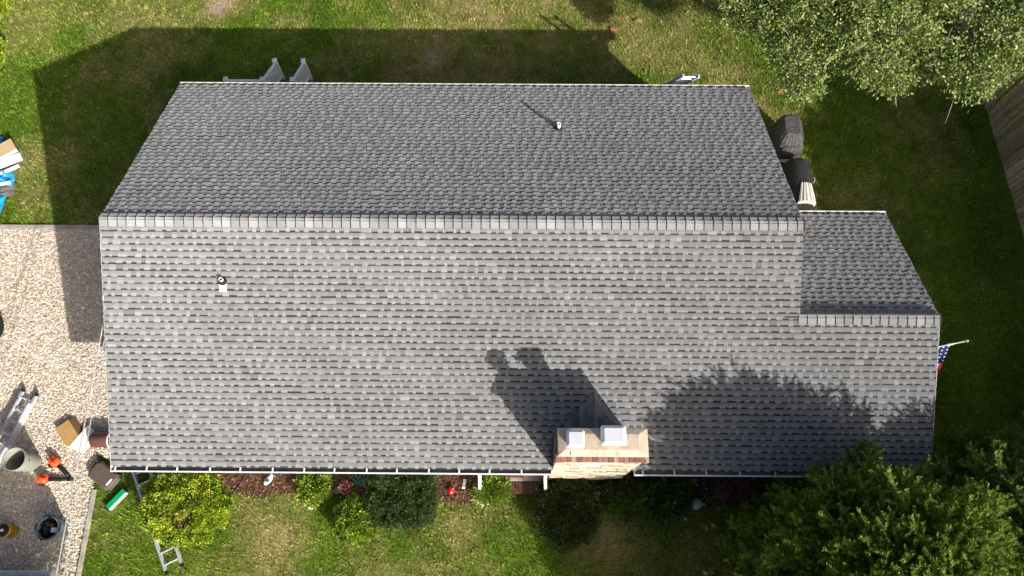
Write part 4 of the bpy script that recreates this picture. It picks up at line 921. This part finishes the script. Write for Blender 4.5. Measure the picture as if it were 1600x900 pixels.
# ------------------------------------------------------------------ garden ornaments and small plants in the front bed
def goose(label, loc, rz, s):
    e = thing('goose_ornament', label, 'ornament', loc, rz)
    MB().lathe([(0, -.17), (.04, -.13), (.085, -.03), (.09, .04), (.06, .11), (.02, .15), (0, .16)], 16, T=Matrix.Translation((0, 0, .1*s)) @ Matrix.Rotation(math.pi/2, 4, 'Y') @ Matrix.Scale(s, 4)).build('body', m_whiteboard, e, True)
    MB().tube([(.10*s, 0, .12*s), (.16*s, 0, .2*s), (.17*s, 0, .27*s), (.21*s, 0, .28*s)], [.035*s, .025*s, .03*s, .015*s], 10).build('neck', m_whiteboard, e, True)
    MB().tube([(.21*s, 0, .28*s), (.25*s, 0, .27*s)], [.012*s, .003*s], 6).build('beak', m_orange, e)
    q = MB(); q.tube([(-.14*s, 0, .12*s), (-.22*s, 0, .15*s)], [.04*s, .012*s], 6); q.build('tail', m_whiteboard, e)
goose('white goose ornament on the grass by the left downspout', (8.25, -.52, 0), 3.05, .9)
e = thing('figurine', 'small white and grey garden figurine by the bare mulch', 'ornament', (2.72, .0, 0), .9)
MB().lathe([(0, -.15), (.05, -.12), (.075, .0), (.06, .1), (0, .14)], 14, T=Matrix.Translation((0, 0, .09)) @ Matrix.Rotation(math.pi/2, 4, 'Y')).build('body', m_whiteboard, e, True); MB().lathe([(0, -.05), (.045, -.02), (.045, .02), (0, .05)], 12, (.14, 0, .17)).build('head', m_whiteboard, e, True); MB().box(-.05, .03, -.05, .04, .155, .175).build('patch', m_greyc, e)
e = thing('globe_light', 'small white globe with a black top at the bed edge', 'garden light', (3.88, -.62, 0))
MB().lathe([(0, .02), (.06, .05), (.095, .12), (.085, .18), (.04, .22), (0, .225)], 18).build('globe', m_whiteboard, e, True); MB().lathe([(.05, .215), (.055, .235), (.0, .245)], 14, (.0, .02, 0)).build('cap', m_black, e); MB().tube([(0, .02, .24), (-.03, .06, .29)], .01, 6).build('spike', m_black, e)
e = thing('mushroom_ornament', 'shiny red round ornament on the mulch', 'ornament', (7.4, -.22, 0))
MB().tube([(0, 0, 0), (0, 0, .1)], [.035, .03], 10).build('stalk', m_whiteboard, e); MB().lathe([(.02, .08), (.1, .10), (.09, .15), (.05, .19), (0, .2)], 18).build('cap', m_red, e, True)
for a, b in ((.04, .03), (-.03, -.02), (.01, -.06)): MB().lathe([(.018, 0), (.01, .008), (0, .01)], 8, (a, b, .178)).build('spot', m_whiteboard, e)
e = thing('flower_pot', 'tipped clay pot of pink flowers in the mulch', 'flower pot', (4.62, -.2, .1), .35)
T = Matrix.Rotation(-math.pi/2+.25, 4, 'Y')
MB().lathe([(.07, -.12), (.1, .1), (.115, .1), (.115, .14), (.09, .14), (.085, .1), (0, .08)], 18, T=Matrix.Translation((-.1, 0, .02)) @ Matrix.Rotation(math.pi/2-.3, 4, 'Y')).build('pot', m_conc, e, True)
rF = np.random.default_rng(8); n = 160; P = rF.normal(0, .07, (n, 3))+np.array([.13, -.03, .12]); V, F, C = leaves(P, unit(rF.normal(size=(n, 3))+np.array([0, 0, .8])), np.full(n, .06), np.full(n, .04), np.array([(.6, .12, .16), (.7, .3, .3), (.45, .06, .1)])[rF.integers(0, 3, n)], rF); tag(npmesh('flowers', V, F, C, m_pink, e), kind='stuff')
e = thing('gnome', 'red and white ornament by the dark chimney shrub', 'ornament', (11.3, -.17, 0), .4)
MB().lathe([(.07, 0), (.09, .1), (.07, .2), (0, .22)], 14).build('body', m_red, e, True); MB().lathe([(0, .2), (.05, .22), (.05, .28), (0, .3)], 12).build('face', m_whiteboard, e, True); MB().lathe([(.06, .27), (.03, .38), (0, .46)], 12).build('hat', m_red, e, True)
MB().tube([(.05, -.07, .2), (.02, -.09, .02)], [.02, .03], 6).build('beard', m_whiteboard, e)
def flowers(label, loc, cols, n, sp, seed):
    e = thing('flower_clump', label, 'flowers', loc); r = np.random.default_rng(seed)
    P = r.normal(0, sp, (n, 3)); P[:, 2] = abs(P[:, 2])+.12; V, F, C = leaves(P, unit(r.normal(size=(n, 3))+np.array([0, 0, 1.2])), r.uniform(.03, .06, n), r.uniform(.02, .035, n), np.array(cols)[r.integers(0, len(cols), n)], r); tag(npmesh('petals', V, F, C, m_pink, e), kind='stuff')
    P = r.normal(0, sp*1.1, (n*2, 3)); P[:, 2] = abs(P[:, 2]); V, F, C = leaves(P, unit(r.normal(size=(n*2, 3))+np.array([0, 0, .6])), r.uniform(.05, .1, n*2), r.uniform(.02, .03, n*2), np.tile((.05, .09, .03), (n*2, 1)), r); npmesh('foliage', V, F, C, m_leaf, e)
flowers('small white flowers left of the red ornament', (11.12, -.3, 0), [(.7, .72, .7), (.5, .55, .5)], 50, .07, 51); flowers('dark plant speckled with white flowers behind the teal ball', (13.78, -.2, 0), [(.7, .72, .75), (.1, .1, .16), (.06, .06, .1), (.3, .32, .4)], 130, .12, 52); flowers('few yellow blooms under the gutter right of the chimney', (13.45, .02, 0), [(.4, .33, .08), (.3, .2, .05)], 40, .12, 53)
e = thing('garden_ball', 'pale teal round ornament near the broad conifer', 'ornament', (13.58, -.5, 0))
MB().lathe([(.06, 0), (.07, .04), (.13, .1), (.15, .19), (.12, .28), (.05, .33), (0, .335)], 24).build('ball', m_teal, e, True); MB().tube([(.1, .0, .2), (.2, -.02, .18)], [.05, .03], 10).build('spout', m_teal, e)
tag(MB().cbox(-.16, .16, -.17, .17, 0, .05, .01).build('paver', m_brown, loc=(14.25, -.2, .01)), 'square brown paver beside the broad conifer', 'paver').rotation_euler = (0, 0, .05)
tag(MB().cbox(-.11, .11, -.1, .1, 0, .05, .01).build('paver', m_door, loc=(13.38, -.62, .0)), 'small reddish paver under the teal ball', 'paver').rotation_euler = (0, 0, .4)
tag(MB().cbox(-.04, .04, -.12, .12, 0, .05, .01).build('stake', m_whiteboard, loc=(7.72, -.05, .02)), 'short white stake on the mulch right of the red ornament', 'stake').rotation_euler = (0, 0, -.15)
tag(MB().cbox(-.07, .07, -.04, .04, 0, .06, .015).build('white_stone', m_whiteboard, loc=(.38, -.02, 1.0)), 'white scrap caught in the golden shrub under the gutter', 'scrap')
# strap leaved plant
e = thing('strap_leaf_plant', 'plant with long blue green strap leaves beside the dark clipped shrub', 'plant', (5.1, -.1, 0)); 
for k in range(9):
    a = -.4+k*.42; L_ = random.uniform(.45, .75); q = MB(); w_ = .022
    for t in range(7):
        s = t/6; rr = L_*s; z = .06+.5*s-.62*s*s; wd = w_*(1-s*.85); cx, cy = rr*math.cos(a), rr*math.sin(a)
        q.v += [(cx-math.sin(a)*wd, cy+math.cos(a)*wd, z), (cx+math.sin(a)*wd, cy-math.cos(a)*wd, z)]; q.c += [(.05, .22, .13)]*2
    q.f = [(2*t, 2*t+1, 2*t+3, 2*t+2) for t in range(6)]; q.build('leaf', m_leaf, e)
tag(MB().tube([(2.15, .2, .05), (1.95, -.15, .04), (1.7, -.5, .03), (1.6, -.62, .03)], .018, 7).build('hose', m_black), 'black hose running from the wall to the golden shrub', 'hose')

# fallen leaves
for i, (a, b, lab) in enumerate(((11.98, 13.93, 'orange fallen leaf at the tip corner of the house shadow'), (12.85, 14.25, 'orange fallen leaf on the sunny lawn, rightmost of the three behind the house'), (11.45, 13.6, 'pinkish fallen leaf just inside the house shadow'), (17.15, 11.7, 'orange fallen leaf below the oak edge'))):
    e = thing('fallen_leaf', lab, 'leaf', (a, b, .06), i*1.1)
    for k in range(5):
        an = -1.4+k*.7; q = MB(); L_ = (.12, .16, .19, .16, .12)[k]; c, s = math.cos(an), math.sin(an)
        q.add([(0, 0, 0), (c*L_*.5-s*.035, s*L_*.5+c*.035, .03), (c*L_, s*L_, .012), (c*L_*.5+s*.035, s*L_*.5-c*.035, .03)], [(0, 3, 2, 1)], ((.55, .22, .06), (.5, .25, .08), (.45, .18, .12), (.6, .28, .1))[i]); q.build('lobe', m_attr, e)

# scattered leaf litter on the grass
N = 260; x = np.r_[rng.uniform(9, 23, 170), rng.uniform(-6, 18, 90)]; y = np.r_[rng.uniform(10.3, 15, 170), rng.uniform(-2.4, 15, 90)]; k = ~in_house(x, y) & ~gravel_mask(x, y); x, y = x[k], y[k]; n = len(x)
V, F, C = leaves(np.c_[x, y, np.full(n, .055)], unit(np.c_[rng.normal(size=(n, 2)), rng.uniform(-.1, .3, n)]), rng.uniform(.03, .075, n), rng.uniform(.02, .045, n), np.array([(.45, .3, .12), (.5, .4, .22), (.4, .18, .06), (.6, .55, .4)])[rng.integers(0, 4, n)])
tag(npmesh('leaf_litter', V, F, C, m_attr), 'small dry leaves scattered over the lawn', 'leaves', kind='stuff')
